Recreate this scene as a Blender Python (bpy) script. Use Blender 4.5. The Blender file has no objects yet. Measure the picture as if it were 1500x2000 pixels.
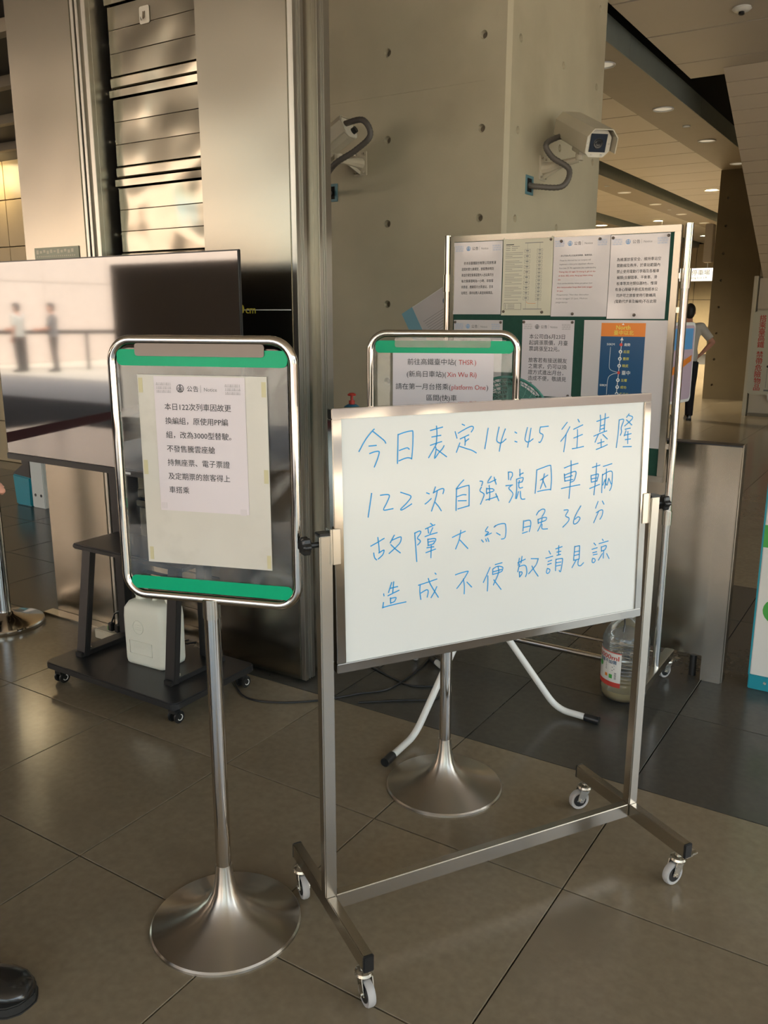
import bpy, bmesh, math, random
from mathutils import Vector, Matrix, Euler
random.seed(7)
PI = math.pi
C = bpy.context.scene.collection
sc = bpy.context.scene
# ---------------------------------------------------------------- camera, world, sun, exposure
cam_d = bpy.data.cameras.new('camera'); cam = bpy.data.objects.new('camera', cam_d); C.objects.link(cam)
cam.location = (0, 0, 1.487)
YAW, PITCH, ROLL = math.radians(32.65), math.radians(13.118), math.radians(0.05)
fw = Vector((-math.sin(YAW)*math.cos(PITCH), math.cos(YAW)*math.cos(PITCH), -math.sin(PITCH)))
rt = Vector((math.cos(YAW), math.sin(YAW), 0)); up = rt.cross(fw)
r2 = math.cos(ROLL)*rt + math.sin(ROLL)*up; u2 = -math.sin(ROLL)*rt + math.cos(ROLL)*up
cam.matrix_world = Matrix(((r2.x, u2.x, -fw.x, 0), (r2.y, u2.y, -fw.y, 0), (r2.z, u2.z, -fw.z, 1.487), (0, 0, 0, 1)))
cam_d.sensor_fit = 'HORIZONTAL'; cam_d.sensor_width = 36; cam_d.lens = 36*1664/1500
cam_d.clip_start = 0.05; cam_d.clip_end = 300
sc.camera = cam
world = bpy.data.worlds.new('sky'); sc.world = world; world.use_nodes = True
wn = world.node_tree; wn.nodes.clear()
sky = wn.nodes.new('ShaderNodeTexSky'); sky.sky_type = 'NISHITA'; sky.sun_disc = False
sky.sun_elevation = math.radians(58); sky.sun_rotation = math.radians(40); sky.air_density = 1.2; sky.dust_density = 4.0
bg = wn.nodes.new('ShaderNodeBackground'); bg.inputs[1].default_value = 0.55
tint = wn.nodes.new('ShaderNodeMixRGB'); tint.blend_type = 'MULTIPLY'; tint.inputs[0].default_value = 1; tint.inputs[2].default_value = (.98, .96, .84, 1)
wo = wn.nodes.new('ShaderNodeOutputWorld')
wn.links.new(sky.outputs[0], tint.inputs[1]); wn.links.new(tint.outputs[0], bg.inputs[0]); wn.links.new(bg.outputs[0], wo.inputs[0])
sun_d = bpy.data.lights.new('sun', 'SUN'); sun_d.energy = 6.5; sun_d.angle = math.radians(1.0); sun_d.color = (1, .94, .80)
sun = bpy.data.objects.new('sun', sun_d); C.objects.link(sun)
sun.rotation_euler = Vector((-0.62, -0.42, -1.0)).to_track_quat('-Z', 'Y').to_euler(); sun.location = (10, 20, 30)
vs = sc.view_settings
sc.display_settings.display_device = 'sRGB'
vs.view_transform = 'Standard'; vs.look = 'None'; vs.gamma = 1; vs.use_curve_mapping = False
vs.exposure = 1.0

# ---------------------------------------------------------------- materials
def mat(name, col, rough=.5, metal=0.0, var=0.0, vscale=6.0, bump=0.0, bscale=80.0, stretch=(1, 1, 1), coat=0.0, emis=None, estr=0.0, spec=None, rvar=0.0, rand=0.0, trans=0.0, dark=None, dscale=3.0, warp=0.0, wscale=2.0, aniso=0.0):
    m = bpy.data.materials.new(name); m.use_nodes = True
    nt = m.node_tree; b = nt.nodes['Principled BSDF']
    b.inputs['Base Color'].default_value = (*col, 1); b.inputs['Roughness'].default_value = rough; b.inputs['Metallic'].default_value = metal
    if spec is not None: b.inputs['Specular IOR Level'].default_value = spec
    if coat: b.inputs['Coat Weight'].default_value = coat; b.inputs['Coat Roughness'].default_value = .06
    if trans: b.inputs['Transmission Weight'].default_value = trans
    if aniso: b.inputs['Anisotropic'].default_value = aniso
    if emis: b.inputs['Emission Color'].default_value = (*emis, 1); b.inputs['Emission Strength'].default_value = estr
    N = nt.nodes.new; L = nt.links.new
    if var or bump or rvar or rand or dark or warp:
        tc = N('ShaderNodeTexCoord'); mp = N('ShaderNodeMapping'); mp.inputs['Scale'].default_value = stretch
        L(tc.outputs['Object'], mp.inputs[0])
        oi = N('ShaderNodeObjectInfo'); ad = N('ShaderNodeVectorMath'); ad.operation = 'ADD'
        if rand:
            sc_ = N('ShaderNodeMath'); sc_.operation = 'MULTIPLY'; sc_.inputs[1].default_value = 37
            L(oi.outputs['Random'], sc_.inputs[0]); L(sc_.outputs[0], ad.inputs[1])
        L(mp.outputs[0], ad.inputs[0])
        def noise(s, det=4):
            n = N('ShaderNodeTexNoise'); n.inputs['Scale'].default_value = s; n.inputs['Detail'].default_value = det; L(ad.outputs[0], n.inputs['Vector']); return n
        last = None
        if var or rand:
            n = noise(vscale, 6)
            hs = N('ShaderNodeHueSaturation'); hs.inputs['Color'].default_value = (*col, 1)
            mr = N('ShaderNodeMapRange'); mr.inputs['From Min'].default_value = .25; mr.inputs['From Max'].default_value = .75
            mr.inputs['To Min'].default_value = 1-var; mr.inputs['To Max'].default_value = 1+var; L(n.outputs['Fac'], mr.inputs[0])
            if rand:
                m2 = N('ShaderNodeMapRange'); m2.inputs['To Min'].default_value = 1-rand; m2.inputs['To Max'].default_value = 1+rand; L(oi.outputs['Random'], m2.inputs[0])
                mu = N('ShaderNodeMath'); mu.operation = 'MULTIPLY'; L(mr.outputs[0], mu.inputs[0]); L(m2.outputs[0], mu.inputs[1]); L(mu.outputs[0], hs.inputs['Value'])
            else: L(mr.outputs[0], hs.inputs['Value'])
            last = hs.outputs[0]; L(last, b.inputs['Base Color'])
        if dark:
            n = noise(dscale, 8); cr = N('ShaderNodeValToRGB'); cr.color_ramp.elements[0].position = .56; cr.color_ramp.elements[1].position = .72
            L(n.outputs['Fac'], cr.inputs[0])
            mx = N('ShaderNodeMixRGB'); mx.inputs[2].default_value = (*dark, 1); L(cr.outputs[0], mx.inputs[0])
            if last: L(last, mx.inputs[1])
            else: mx.inputs[1].default_value = (*col, 1)
            L(mx.outputs[0], b.inputs['Base Color'])
        if rvar:
            n = noise(vscale*1.7, 5); mr = N('ShaderNodeMapRange'); mr.inputs['From Min'].default_value = .3; mr.inputs['From Max'].default_value = .7
            mr.inputs['To Min'].default_value = max(0, rough-rvar); mr.inputs['To Max'].default_value = rough+rvar; L(n.outputs['Fac'], mr.inputs[0]); L(mr.outputs[0], b.inputs['Roughness'])
        prev = None
        if warp:
            n2 = N('ShaderNodeTexNoise'); n2.inputs['Scale'].default_value = wscale; n2.inputs['Detail'].default_value = 1; L(tc.outputs['Object'], n2.inputs['Vector'])
            bp = N('ShaderNodeBump'); bp.inputs['Strength'].default_value = 1; bp.inputs['Distance'].default_value = warp; L(n2.outputs['Fac'], bp.inputs['Height']); prev = bp
        if bump:
            n = noise(bscale, 3); bp = N('ShaderNodeBump'); bp.inputs['Strength'].default_value = 1; bp.inputs['Distance'].default_value = bump; L(n.outputs['Fac'], bp.inputs['Height'])
            if prev: L(prev.outputs[0], bp.inputs['Normal'])
            prev = bp
        if prev: L(prev.outputs[0], b.inputs['Normal'])
    return m

def clear_mat(name, tint=(.95, .96, .95), gl=.04, smudge=0.0, rough=.02):
    """thin clear sheet: see-through with a glossy skin and a little haze of wear"""
    m = bpy.data.materials.new(name); m.use_nodes = True; nt = m.node_tree; nt.nodes.clear(); N = nt.nodes.new; L = nt.links.new
    out = N('ShaderNodeOutputMaterial'); tr = N('ShaderNodeBsdfTransparent'); tr.inputs[0].default_value = (*tint, 1)
    g = N('ShaderNodeBsdfGlossy'); g.inputs['Roughness'].default_value = rough; fr = N('ShaderNodeFresnel'); fr.inputs[0].default_value = 1.49
    mx = N('ShaderNodeMixShader'); L(fr.outputs[0], mx.inputs[0]); L(tr.outputs[0], mx.inputs[1]); L(g.outputs[0], mx.inputs[2])
    last = mx
    if smudge:
        df = N('ShaderNodeBsdfDiffuse'); df.inputs[0].default_value = (.8, .78, .74, 1)
        tc = N('ShaderNodeTexCoord'); n = N('ShaderNodeTexNoise'); n.inputs['Scale'].default_value = 9; n.inputs['Detail'].default_value = 5; n.inputs['Distortion'].default_value = 1.5; L(tc.outputs['Object'], n.inputs['Vector'])
        mr = N('ShaderNodeMapRange'); mr.inputs['From Min'].default_value = .48; mr.inputs['From Max'].default_value = .85; mr.inputs['To Min'].default_value = gl; mr.inputs['To Max'].default_value = gl+smudge
        L(n.outputs['Fac'], mr.inputs[0]); m2 = N('ShaderNodeMixShader'); L(mr.outputs[0], m2.inputs[0]); L(mx.outputs[0], m2.inputs[1]); L(df.outputs[0], m2.inputs[2]); last = m2
    L(last.outputs[0], out.inputs[0]); return m

M = {}
M['tile'] = mat('floor tile brown stone', (.20, .160, .105), .19, var=.10, vscale=45, rvar=.02, rand=.06, dark=(.165, .130, .085), dscale=2.2, spec=.5)
M['slate'] = mat('floor tile slate', (.060, .056, .047), .22, var=.10, vscale=45, rvar=.02, rand=.06, spec=.45)
M['grout'] = mat('grout', (.012, .010, .008), .9)
M['concrete'] = mat('fair faced concrete', (.46, .42, .305), .62, var=.13, vscale=1.6, bump=.0006, bscale=90, dark=(.37, .33, .235), dscale=.9)
M['concrete_dark'] = mat('dark toned concrete', (.13, .10, .055), .6, var=.1, vscale=2)  # even darker tone for the distant pier
M['concrete_plug'] = mat('tie hole plug', (.17, .14, .10), .8, var=.2, vscale=30)
M['steel'] = mat('brushed stainless sheet', (.335, .305, .25), .25, 1, warp=.03, wscale=1.3)
M['alu'] = mat('aluminium rail', (.52, .50, .45), .32, 1)
M['groove'] = mat('brown groove steel', (.13, .10, .08), .4, .7)
M['steel_dull'] = mat('worn stainless tube', (.56, .52, .45), .24, 1, var=.05, vscale=5)
M['slat'] = mat('shutter slat steel', (.34, .31, .25), .17, 1, warp=.03, wscale=3.2)
M['chrome'] = mat('polished stainless tube', (.66, .61, .55), .10, 1, rvar=.04, vscale=20)
M['spun'] = mat('spun steel base', (.52, .48, .42), .30, 1, aniso=.92)
_n = M['spun'].node_tree; _t = _n.nodes.new('ShaderNodeTangent'); _t.direction_type = 'RADIAL'; _t.axis = 'Z'; _n.links.new(_t.outputs[0], _n.nodes['Principled BSDF'].inputs['Tangent']); _n.nodes['Principled BSDF'].inputs['Anisotropic Rotation'].default_value = .25
M['mirror'] = mat('polished frame', (.40, .37, .33), .07, 1, warp=.002, wscale=6)
M['black'] = mat('black powder coat', (.022, .021, .021), .36)
M['void'] = mat('dark gap', (.006, .005, .004), .9)
M['screen'] = mat('television glass', (.006, .006, .007), .04, spec=1.0, coat=1.0); M['screen'].node_tree.nodes['Principled BSDF'].inputs['IOR'].default_value = 1.75
M['plastic_black'] = mat('black plastic', (.015, .015, .015), .3)
M['white_paint'] = mat('white enamel tube', (.72, .71, .66), .25)
M['jerry'] = mat('translucent white polyethylene', (.80, .80, .69), .38, var=.03, vscale=5)
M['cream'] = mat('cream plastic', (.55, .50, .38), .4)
M['green'] = mat('green acrylic strip', (.0, .36, .17), .35, var=.05, spec=.2)
M['paper'] = mat('white paper', (.68, .62, .64), .6, var=.02, vscale=4)
M['paper_cream'] = mat('cream paper', (.60, .57, .45), .6, var=.03, vscale=4)
M['sleeve'] = mat('laminated paper', (.62, .58, .58), .22, var=.02, warp=.004, wscale=9, coat=.6)
M['card'] = mat('old backing board', (.60, .575, .51), .4, var=.06, vscale=5, dark=(.50, .48, .42), dscale=6)
M['ink'] = mat('black print', (.02, .02, .022), .5)
M['grey_ink'] = mat('grey print', (.18, .18, .18), .5)
M['blue_ink'] = mat('blue print', (.10, .32, .62), .5)
M['red_ink'] = mat('red print', (.50, .05, .035), .5)
M['marker'] = mat('blue marker', (.002, .29, .66), .45)
M['wb'] = mat('white board enamel', (.64, .66, .645), .16, spec=.5, rvar=.02, vscale=3)
M['felt'] = mat('green felt', (.012, .06, .040), .9, var=.1, vscale=80)
M['tape'] = mat('yellowed tape', (.55, .50, .30), .5)
M['clear'] = clear_mat('clear acrylic', smudge=.20, gl=.0)
M['pad'] = mat('clear plastic pad', (.50, .47, .40), .25, coat=.5); M['tape_clear'] = mat('matt clear tape', (.62, .57, .58), .3)
M['clip'] = clear_mat('clear clip', tint=(.80, .80, .78), smudge=.2, gl=.08)
M['pet'] = clear_mat('clear bottle plastic', tint=(.90, .92, .90), gl=.05, smudge=.10, rough=.06)
M['water'] = mat('cloudy water', (.42, .34, .17), .1, var=.1)
M['cam_white'] = mat('camera housing enamel', (.50, .46, .36), .4, var=.04)
M['cam_face'] = mat('camera face enamel', (.66, .63, .54), .35)
M['conduit'] = mat('grey flexible conduit', (.10, .09, .08), .5)
M['lens'] = mat('camera window', (.012, .014, .02), .08, coat=.5)
M['blue_box'] = mat('blue junction box', (.09, .20, .24), .5)
M['tanwall'] = mat('tan wall panel', (.40, .31, .18), .35, rand=.03, var=.03)
M['ceil'] = mat('ceiling panel', (.40, .36, .30), .42, var=.02, vscale=2)
M['beam'] = mat('beam soffit panel', (.20, .165, .115), .5, var=.04)
M['beam_side'] = mat('beam side glass', (.21, .24, .22), .4, var=.06)
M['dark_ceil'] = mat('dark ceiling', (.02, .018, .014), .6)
M['soffit'] = mat('stair soffit slat', (.52, .45, .35), .45, rand=.02)
M['rubber'] = mat('grey rubber tyre', (.42, .40, .38), .5)
M['zinc'] = mat('zinc plated steel', (.60, .57, .50), .3, 1, rvar=.1, vscale=40)
M['teal'] = mat('teal plastic', (.01, .26, .33), .35)
M['white_pl'] = mat('white panel', (.68, .68, .64), .35)
M['leaf_green'] = mat('green print', (.06, .36, .06), .4)
M['orange'] = mat('orange print', (.75, .22, .02), .4)
M['navy'] = mat('blue poster print', (.012, .075, .18), .3)
M['yellow'] = mat('yellow print', (.72, .62, .08), .4)
M['white_ink'] = mat('white print', (.8, .8, .78), .4)
M['dot_red'] = mat('red dot print', (.62, .05, .03), .4)
M['belt'] = mat('dark red belt', (.10, .008, .008), .7)
M['skin'] = mat('skin', (.55, .27, .19), .5)
M['leather'] = mat('black leather', (.012, .011, .010), .22, bump=.0004, bscale=60, coat=.3)
M['sole'] = mat('shoe sole', (.02, .019, .017), .6)
M['cloth_dark'] = mat('dark trousers', (.012, .012, .015), .85)
M['cloth_white'] = mat('white shirt', (.55, .54, .50), .8)
M['cloth_grey'] = mat('grey shirt', (.16, .16, .17), .8)
M['hair'] = mat('black hair', (.01, .008, .007), .5)
M['fan_green'] = mat('green fan mesh', (.06, .22, .18), .4)
M['bottle_blue'] = mat('blue bottle plastic', (.02, .14, .24), .3)
M['light'] = mat('lit lamp diffuser', (1, .9, .7), .5, emis=(1, .82, .5), estr=14)
M['lamp_off_glow'] = mat('lamp diffuser', (.62, .60, .50), .4, emis=(1, .95, .8), estr=.12)  # faint glow added so unlit diffusers look whitish
M['sign_lit'] = mat('lit sign face', (.9, .9, .88), .5, emis=(1, .98, .92), estr=.42)
M['plaza_wall'] = mat('sunlit plaza wall', (.62, .52, .46), .7, var=.06, rand=.02)
M['plaza_floor'] = mat('plaza paving', (.60, .54, .47), .6, var=.06)
M['booth'] = mat('dark brown booth', (.60, .47, .40), .7)
M['foliage'] = mat('foliage', (.07, .13, .025), .6, var=.4, vscale=3)
M['bark'] = mat('bark', (.10, .07, .05), .9)

# ---------------------------------------------------------------- mesh helpers
class MB:
    def __init__(s): s.v = []; s.f = []
    def add(s, vs_, fs): o = len(s.v); s.v += [tuple(v) for v in vs_]; s.f += [tuple(i+o for i in f) for f in fs]; return s
    def box(s, x0, x1, y0, y1, z0, z1):
        return s.add([(x0, y0, z0), (x1, y0, z0), (x1, y1, z0), (x0, y1, z0), (x0, y0, z1), (x1, y0, z1), (x1, y1, z1), (x0, y1, z1)],
                     [(0, 3, 2, 1), (4, 5, 6, 7), (0, 1, 5, 4), (1, 2, 6, 5), (2, 3, 7, 6), (3, 0, 4, 7)])
    def beam(s, p, q, w, h, upv=(0, 0, 1)):
        p, q = Vector(p), Vector(q); d = (q-p).normalized(); u = Vector(upv); sd = d.cross(u).normalized(); u = sd.cross(d)
        vs_ = [e+sd*a*w/2+u*b*h/2 for e in (p, q) for a, b in ((-1, -1), (1, -1), (1, 1), (-1, 1))]
        return s.add(vs_, [(0, 1, 2, 3), (7, 6, 5, 4), (0, 4, 5, 1), (1, 5, 6, 2), (2, 6, 7, 3), (3, 7, 4, 0)])
    def tube(s, path, r, n=12, closed=False, caps=True):
        P = [Vector(p) for p in path]; m = len(P); rs = r if isinstance(r, (list, tuple)) else [r]*m
        T = []
        for i in range(m):
            a = P[i-1] if (i > 0 or closed) else P[i]; b = P[(i+1) % m] if (i < m-1 or closed) else P[i]; T.append((b-a).normalized())
        ref = Vector((0, 0, 1)) if abs(T[0].z) < .9 else Vector((1, 0, 0)); nrm = (ref-T[0]*ref.dot(T[0])).normalized(); vs_ = []
        for i in range(m):
            nrm = (nrm-T[i]*nrm.dot(T[i])).normalized(); bn = T[i].cross(nrm)
            vs_ += [P[i]+(nrm*math.cos(2*PI*k/n)+bn*math.sin(2*PI*k/n))*rs[i] for k in range(n)]
        fs = []
        for i in range(m if closed else m-1):
            j = (i+1) % m
            fs += [(i*n+k, i*n+(k+1) % n, j*n+(k+1) % n, j*n+k) for k in range(n)]
        if caps and not closed: fs += [tuple(reversed(range(n))), tuple((m-1)*n+k for k in range(n))]
        return s.add(vs_, fs)
    def cyl(s, p, q, r, n=20, r1=None): return s.tube([p, q], [r, r if r1 is None else r1], n)
    def lathe(s, prof, n=48, c=(0, 0, 0)):
        m = len(prof); vs_ = [(c[0]+r*math.cos(2*PI*k/n), c[1]+r*math.sin(2*PI*k/n), c[2]+z) for r, z in prof for k in range(n)]
        fs = [(i*n+k, i*n+(k+1) % n, (i+1)*n+(k+1) % n, (i+1)*n+k) for i in range(m-1) for k in range(n)]
        fs += [tuple(reversed(range(n))), tuple((m-1)*n+k for k in range(n))]
        return s.add(vs_, fs)
    def prism(s, poly, y0, y1):      # outline in x,z ; extruded in y
        n = len(poly); vs_ = [(x, y0, z) for x, z in poly]+[(x, y1, z) for x, z in poly]
        return s.add(vs_, [tuple(range(n)), tuple(reversed(range(n, 2*n)))]+[(i, i+n, (i+1) % n+n, (i+1) % n) for i in range(n)])
    def ribbon(s, pts, w, y):        # flat stroke in x,z at depth y
        P = [Vector((a, b)) for a, b in pts]
        if len(P) > 2:
            Q = []
            for i in range(len(P)-1):
                p0 = P[max(i-1, 0)]; p1 = P[i]; p2 = P[i+1]; p3 = P[min(i+2, len(P)-1)]
                for t in (0, .33, .66): Q.append(.5*((2*p1)+(p2-p0)*t+(2*p0-5*p1+4*p2-p3)*t*t+(3*p1-p0-3*p2+p3)*t**3))
            Q.append(P[-1]); P = Q
        L_, R_ = [], []
        for i in range(len(P)):
            t = (P[min(i+1, len(P)-1)]-P[max(i-1, 0)]); t = t.normalized() if t.length > 1e-9 else Vector((1, 0)); nn = Vector((-t.y, t.x))*w/2
            e = t*w/2*(-1 if i == 0 else 1 if i == len(P)-1 else 0)
            L_.append(P[i]+nn+e); R_.append(P[i]-nn+e)
        vs_ = [(p.x, y, p.y) for p in L_]+[(p.x, y, p.y) for p in R_]; n = len(P)
        return s.add(vs_, [(i, i+n, i+n+1, i+1) for i in range(n-1)])
    def xf(s, mtx, start=0): s.v = s.v[:start]+[tuple(mtx @ Vector(v)) for v in s.v[start:]]; return s
    def mesh(s, name, m, bev=0, seg=2, smooth=35, merge=False):
        me = bpy.data.meshes.new(name); me.from_pydata(s.v, [], s.f)
        bm = bmesh.new(); bm.from_mesh(me)
        if bev:
            es = [e for e in bm.edges if len(e.link_faces) == 2 and e.calc_face_angle(0) > .5]
            bmesh.ops.bevel(bm, geom=es, offset=bev, segments=seg, affect='EDGES', clamp_overlap=True)
        if len(bm.faces) < 60000: bmesh.ops.recalc_face_normals(bm, faces=bm.faces)
        bm.to_mesh(me); bm.free()
        if m: me.materials.append(m)
        if smooth:
            me.shade_smooth(); me.set_sharp_from_angle(angle=math.radians(smooth))
        return me
    def build(s, name, m, parent=None, bev=0, seg=2, smooth=35, **kw):
        o = bpy.data.objects.new(name, s.mesh(name, m, bev, seg, smooth)); C.objects.link(o)
        if parent is not None: o.parent = parent
        for k, v in kw.items(): o[k] = v
        return o

def tag(o, label=None, cat=None, group=None, kind=None):
    if label: o['label'] = label
    if cat: o['category'] = cat
    if group: o['group'] = group
    if kind: o['kind'] = kind
    return o
def thing(name, label, cat, loc=(0, 0, 0), rz=0, group=None, kind=None):
    o = bpy.data.objects.new(name, None); C.objects.link(o); o.location = loc; o.rotation_euler = (0, 0, math.radians(rz)); o.empty_display_size = .1
    return tag(o, label, cat, group, kind)
def inst(me, name, parent, loc=(0, 0, 0), rot=(0, 0, 0)):
    o = bpy.data.objects.new(name, me); C.objects.link(o); o.parent = parent; o.location = loc; o.rotation_euler = rot; return o
def rrect(x0, x1, z0, z1, r, n=5):
    P = []
    for cx, cz, a in ((x1-r, z1-r, 0), (x0+r, z1-r, 90), (x0+r, z0+r, 180), (x1-r, z0+r, 270)):
        P += [(cx+r*math.cos(math.radians(a+90*k/n)), cz+r*math.sin(math.radians(a+90*k/n))) for k in range(n+1)]
    return P
_tc = {}
def text_polys(s, bold=0.0):
    k = (s, bold)
    if k not in _tc:
        cu = bpy.data.curves.new('t', 'FONT'); cu.body = s; cu.size = 1; cu.resolution_u = 2; cu.fill_mode = 'FRONT'; cu.offset = bold
        ob = bpy.data.objects.new('t', cu); C.objects.link(ob); dg = bpy.context.evaluated_depsgraph_get(); dg.update()
        me = bpy.data.meshes.new_from_object(ob.evaluated_get(dg)); 
        _tc[k] = ([tuple(v.co) for v in me.vertices], [tuple(p.vertices) for p in me.polygons])
        bpy.data.objects.remove(ob); bpy.data.curves.remove(cu); bpy.data.meshes.remove(me)
    return _tc[k]
class Print:
    """flat print on a sheet: u right, v up from the sheet's top-left corner (v negative down), facing -y"""
    def __init__(s, x0, z1, y): s.x0 = x0; s.z1 = z1; s.y = y; s.k = {}
    def mb(s, ink): return s.k.setdefault(ink, MB())
    def text(s, t, u, v, size, ink='ink', bold=0.0, fit=None, align='l', sy=1.0):
        size = size*1.05
        vs_, fs = text_polys(t, 0)
        if not vs_: return
        xs = [p[0] for p in vs_]; w = max(xs)-min(xs); sx = size if not fit else fit/max(w, 1e-6)
        off = 0 if align == 'l' else (-(min(xs)+max(xs))/2*sx if align == 'c' else -max(xs)*sx)
        if fit and align == 'l': off = -min(xs)*sx
        bo = min(bold, .03)*.55
        for q, (dx, dz) in enumerate([(0, 0)] if bo == 0 else [(0, 0), (bo, bo*.4), (-bo, -bo*.4)]):
            s.mb(ink).add([(s.x0+u+off+(p[0]+dx)*sx, s.y+q*.00004, s.z1-v+(p[1]-.36+dz)*size*sy) for p in vs_], fs)
    def rect(s, u0, u1, v0, v1, ink='ink', y=0): 
        s.mb(ink).add([(s.x0+u0, s.y+y, s.z1-v1), (s.x0+u1, s.y+y, s.z1-v1), (s.x0+u1, s.y+y, s.z1-v0), (s.x0+u0, s.y+y, s.z1-v0)], [(0, 1, 2, 3)])
    def line(s, pts, w, ink='ink'): s.mb(ink).ribbon([(s.x0+a, s.z1-b) for a, b in pts], w, s.y)
    def disc(s, u, v, r, ink='ink', r0=0, y=0, n=20):
        if r0: 
            vs_ = [(s.x0+u+q*math.cos(2*PI*k/n), s.y+y, s.z1-v+q*math.sin(2*PI*k/n)) for q in (r0, r) for k in range(n)]
            s.mb(ink).add(vs_, [(k, n+k, n+(k+1) % n, (k+1) % n) for k in range(n)])
        else: s.mb(ink).add([(s.x0+u+r*math.cos(2*PI*k/n), s.y+y, s.z1-v+r*math.sin(2*PI*k/n)) for k in range(n)], [tuple(range(n))])
    def poly(s, pts, ink, y=0): s.mb(ink).add([(s.x0+a, s.y+y, s.z1-b) for a, b in pts], [tuple(range(len(pts)))])
    def build(s, parent, name='lettering', bend=None):
        for ink, mb in s.k.items():
            if bend:
                w_, h_, bd = bend
                mb.v = [(x, y-bd*(min(1, abs((x-s.x0)/w_-.5)*2))**3*(min(1, abs((s.z1-z)/h_-.5)*2))**2, z) for x, y, z in mb.v]
            mb.build(name, M[ink], parent, smooth=0, kind='stuff')
def pattern(P, u, v, w, h, ink):      # small woven figure motif
    nx, ny = 9, 3; cw, chh = w/nx, h/ny
    for j in range(ny):
        for i in range(nx):
            cx, cy = u+(i+.5)*cw, v+(j+.5)*chh; a = cw*.32; b = chh*.34
            if (i+j) % 3 == 0:
                P.line([(cx-a, cy+b), (cx, cy-b), (cx+a, cy+b)], cw*.14, ink); P.line([(cx-a*1.2, cy+b), (cx+a*1.2, cy+b)], cw*.14, ink)
            else:
                P.line([(cx, cy-b*.6), (cx, cy+b)], cw*.14, ink); P.line([(cx-a*.8, cy+b), (cx+a*.8, cy+b)], cw*.14, ink); P.disc(cx, cy-b*.7, cw*.13, ink, n=8)
def emblem(P, u, v, r, ink):          # round railway emblem
    P.disc(u, v, r, ink, r0=r*.84, n=28)
    P.line([(u, v-r*.9), (u, v+r*.75)], r*.16, ink); P.line([(u-r*.62, v-r*.22), (u+r*.62, v-r*.22)], r*.15, ink)
    P.line([(u-r*.85, v+r*.12), (u-r*.2, v+r*.12)], r*.14, ink); P.line([(u+r*.2, v+r*.12), (u+r*.85, v+r*.12)], r*.14, ink)
    P.line([(u-r*.62, v+r*.62), (u-r*.28, v+r*.4), (u-r*.12, v+r*.05)], r*.13, ink); P.line([(u+r*.62, v+r*.62), (u+r*.28, v+r*.4), (u+r*.12, v+r*.05)], r*.13, ink)
    P.line([(u-r*.62, v+r*.64), (u+r*.62, v+r*.64)], r*.14, ink); P.poly([(u-r*.3, v-r*.5), (u, v-r*.85), (u+r*.3, v-r*.5)], ink)
def notice_head(P, w=.21, ink='ink', pat='grey_ink', ty=0.0254):
    k = w/.21
    pattern(P, .005*k, ty-.0135*k, .036*k, .024*k, pat); pattern(P, .167*k, ty-.0125*k, .036*k, .024*k, pat)
    emblem(P, .0626*k, ty, .0088*k, ink)
    P.text('公', .078*k, ty+.0005, .0130*k, 'ink', .01); P.text('告', .0925*k, ty+.0005, .0130*k, 'ink', .01)
    P.rect(.1105*k, .1112*k, ty-.008*k, ty+.008*k, 'grey_ink'); P.text('Notice', .118*k, ty+.001, .0105*k, 'grey_ink', .006)
# ================================================================= SETTING
X0, Y0, TX, TY = -.667, 1.92, .598, .60
floor = MB().box(-60, 60, -60, 46, -.06, -.008).build('floor', M['grout'], smooth=0, kind='structure', label='polished brown and slate stone tile floor of the station hall')
tile_me = MB().box(.0018, TX-.0018, .0018, TY-.0018, -.008, 0).mesh('tile', M['tile'], bev=.0012, seg=1, smooth=0)
slate_me = MB().box(.0018, TX-.0018, .0018, TY-.0018, -.008, 0).mesh('slate', M['slate'], bev=.0012, seg=1, smooth=0)
inv = cam.matrix_world.inverted()
def inframe(x, y, z=0, m=.04):
    q = inv @ Vector((x, y, z))
    if q.z > -.15: return False
    px, py = 750-1664*q.x/q.z*1, 1000+1664*q.y/q.z
    px = 750+1664*q.x/(-q.z); py = 1000-1664*q.y/(-q.z)
    return -m*1500 < px < 1500*(1+m) and -50 < py < 2000*(1+m)
far, fars, shown = MB(), MB(), set()
for i in range(-16, 14):
    for j in range(-8, 42):
        x, y = X0+i*TX, Y0+j*TY
        sl = 1 <= j < 5
        pts = [(x+a*TX/2, y+b*TY/2) for a in range(3) for b in range(3)]
        if math.hypot(x+.3, y+.3) < 9.6 and any(inframe(*p) for p in pts):
            inst(slate_me if sl else tile_me, 'tile', floor, (x, y, 0)); shown.add((i, j))
        else: (fars if sl else far).box(x+.0012, x+TX-.0012, y+.0012, y+TY-.0012, -.008, 0)
far.build('tile_field', M['tile'], floor, smooth=0, kind='stuff'); fars.build('tile_field', M['slate'], floor, smooth=0, kind='stuff')
MB().box(-60, 60, -60, -5.0, -.006, .004).box(5.0, 60, -5.0, 7.0, -.006, .004).build('plaza_paving', M['plaza_floor'], floor, smooth=0)
WT = 3.99
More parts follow.
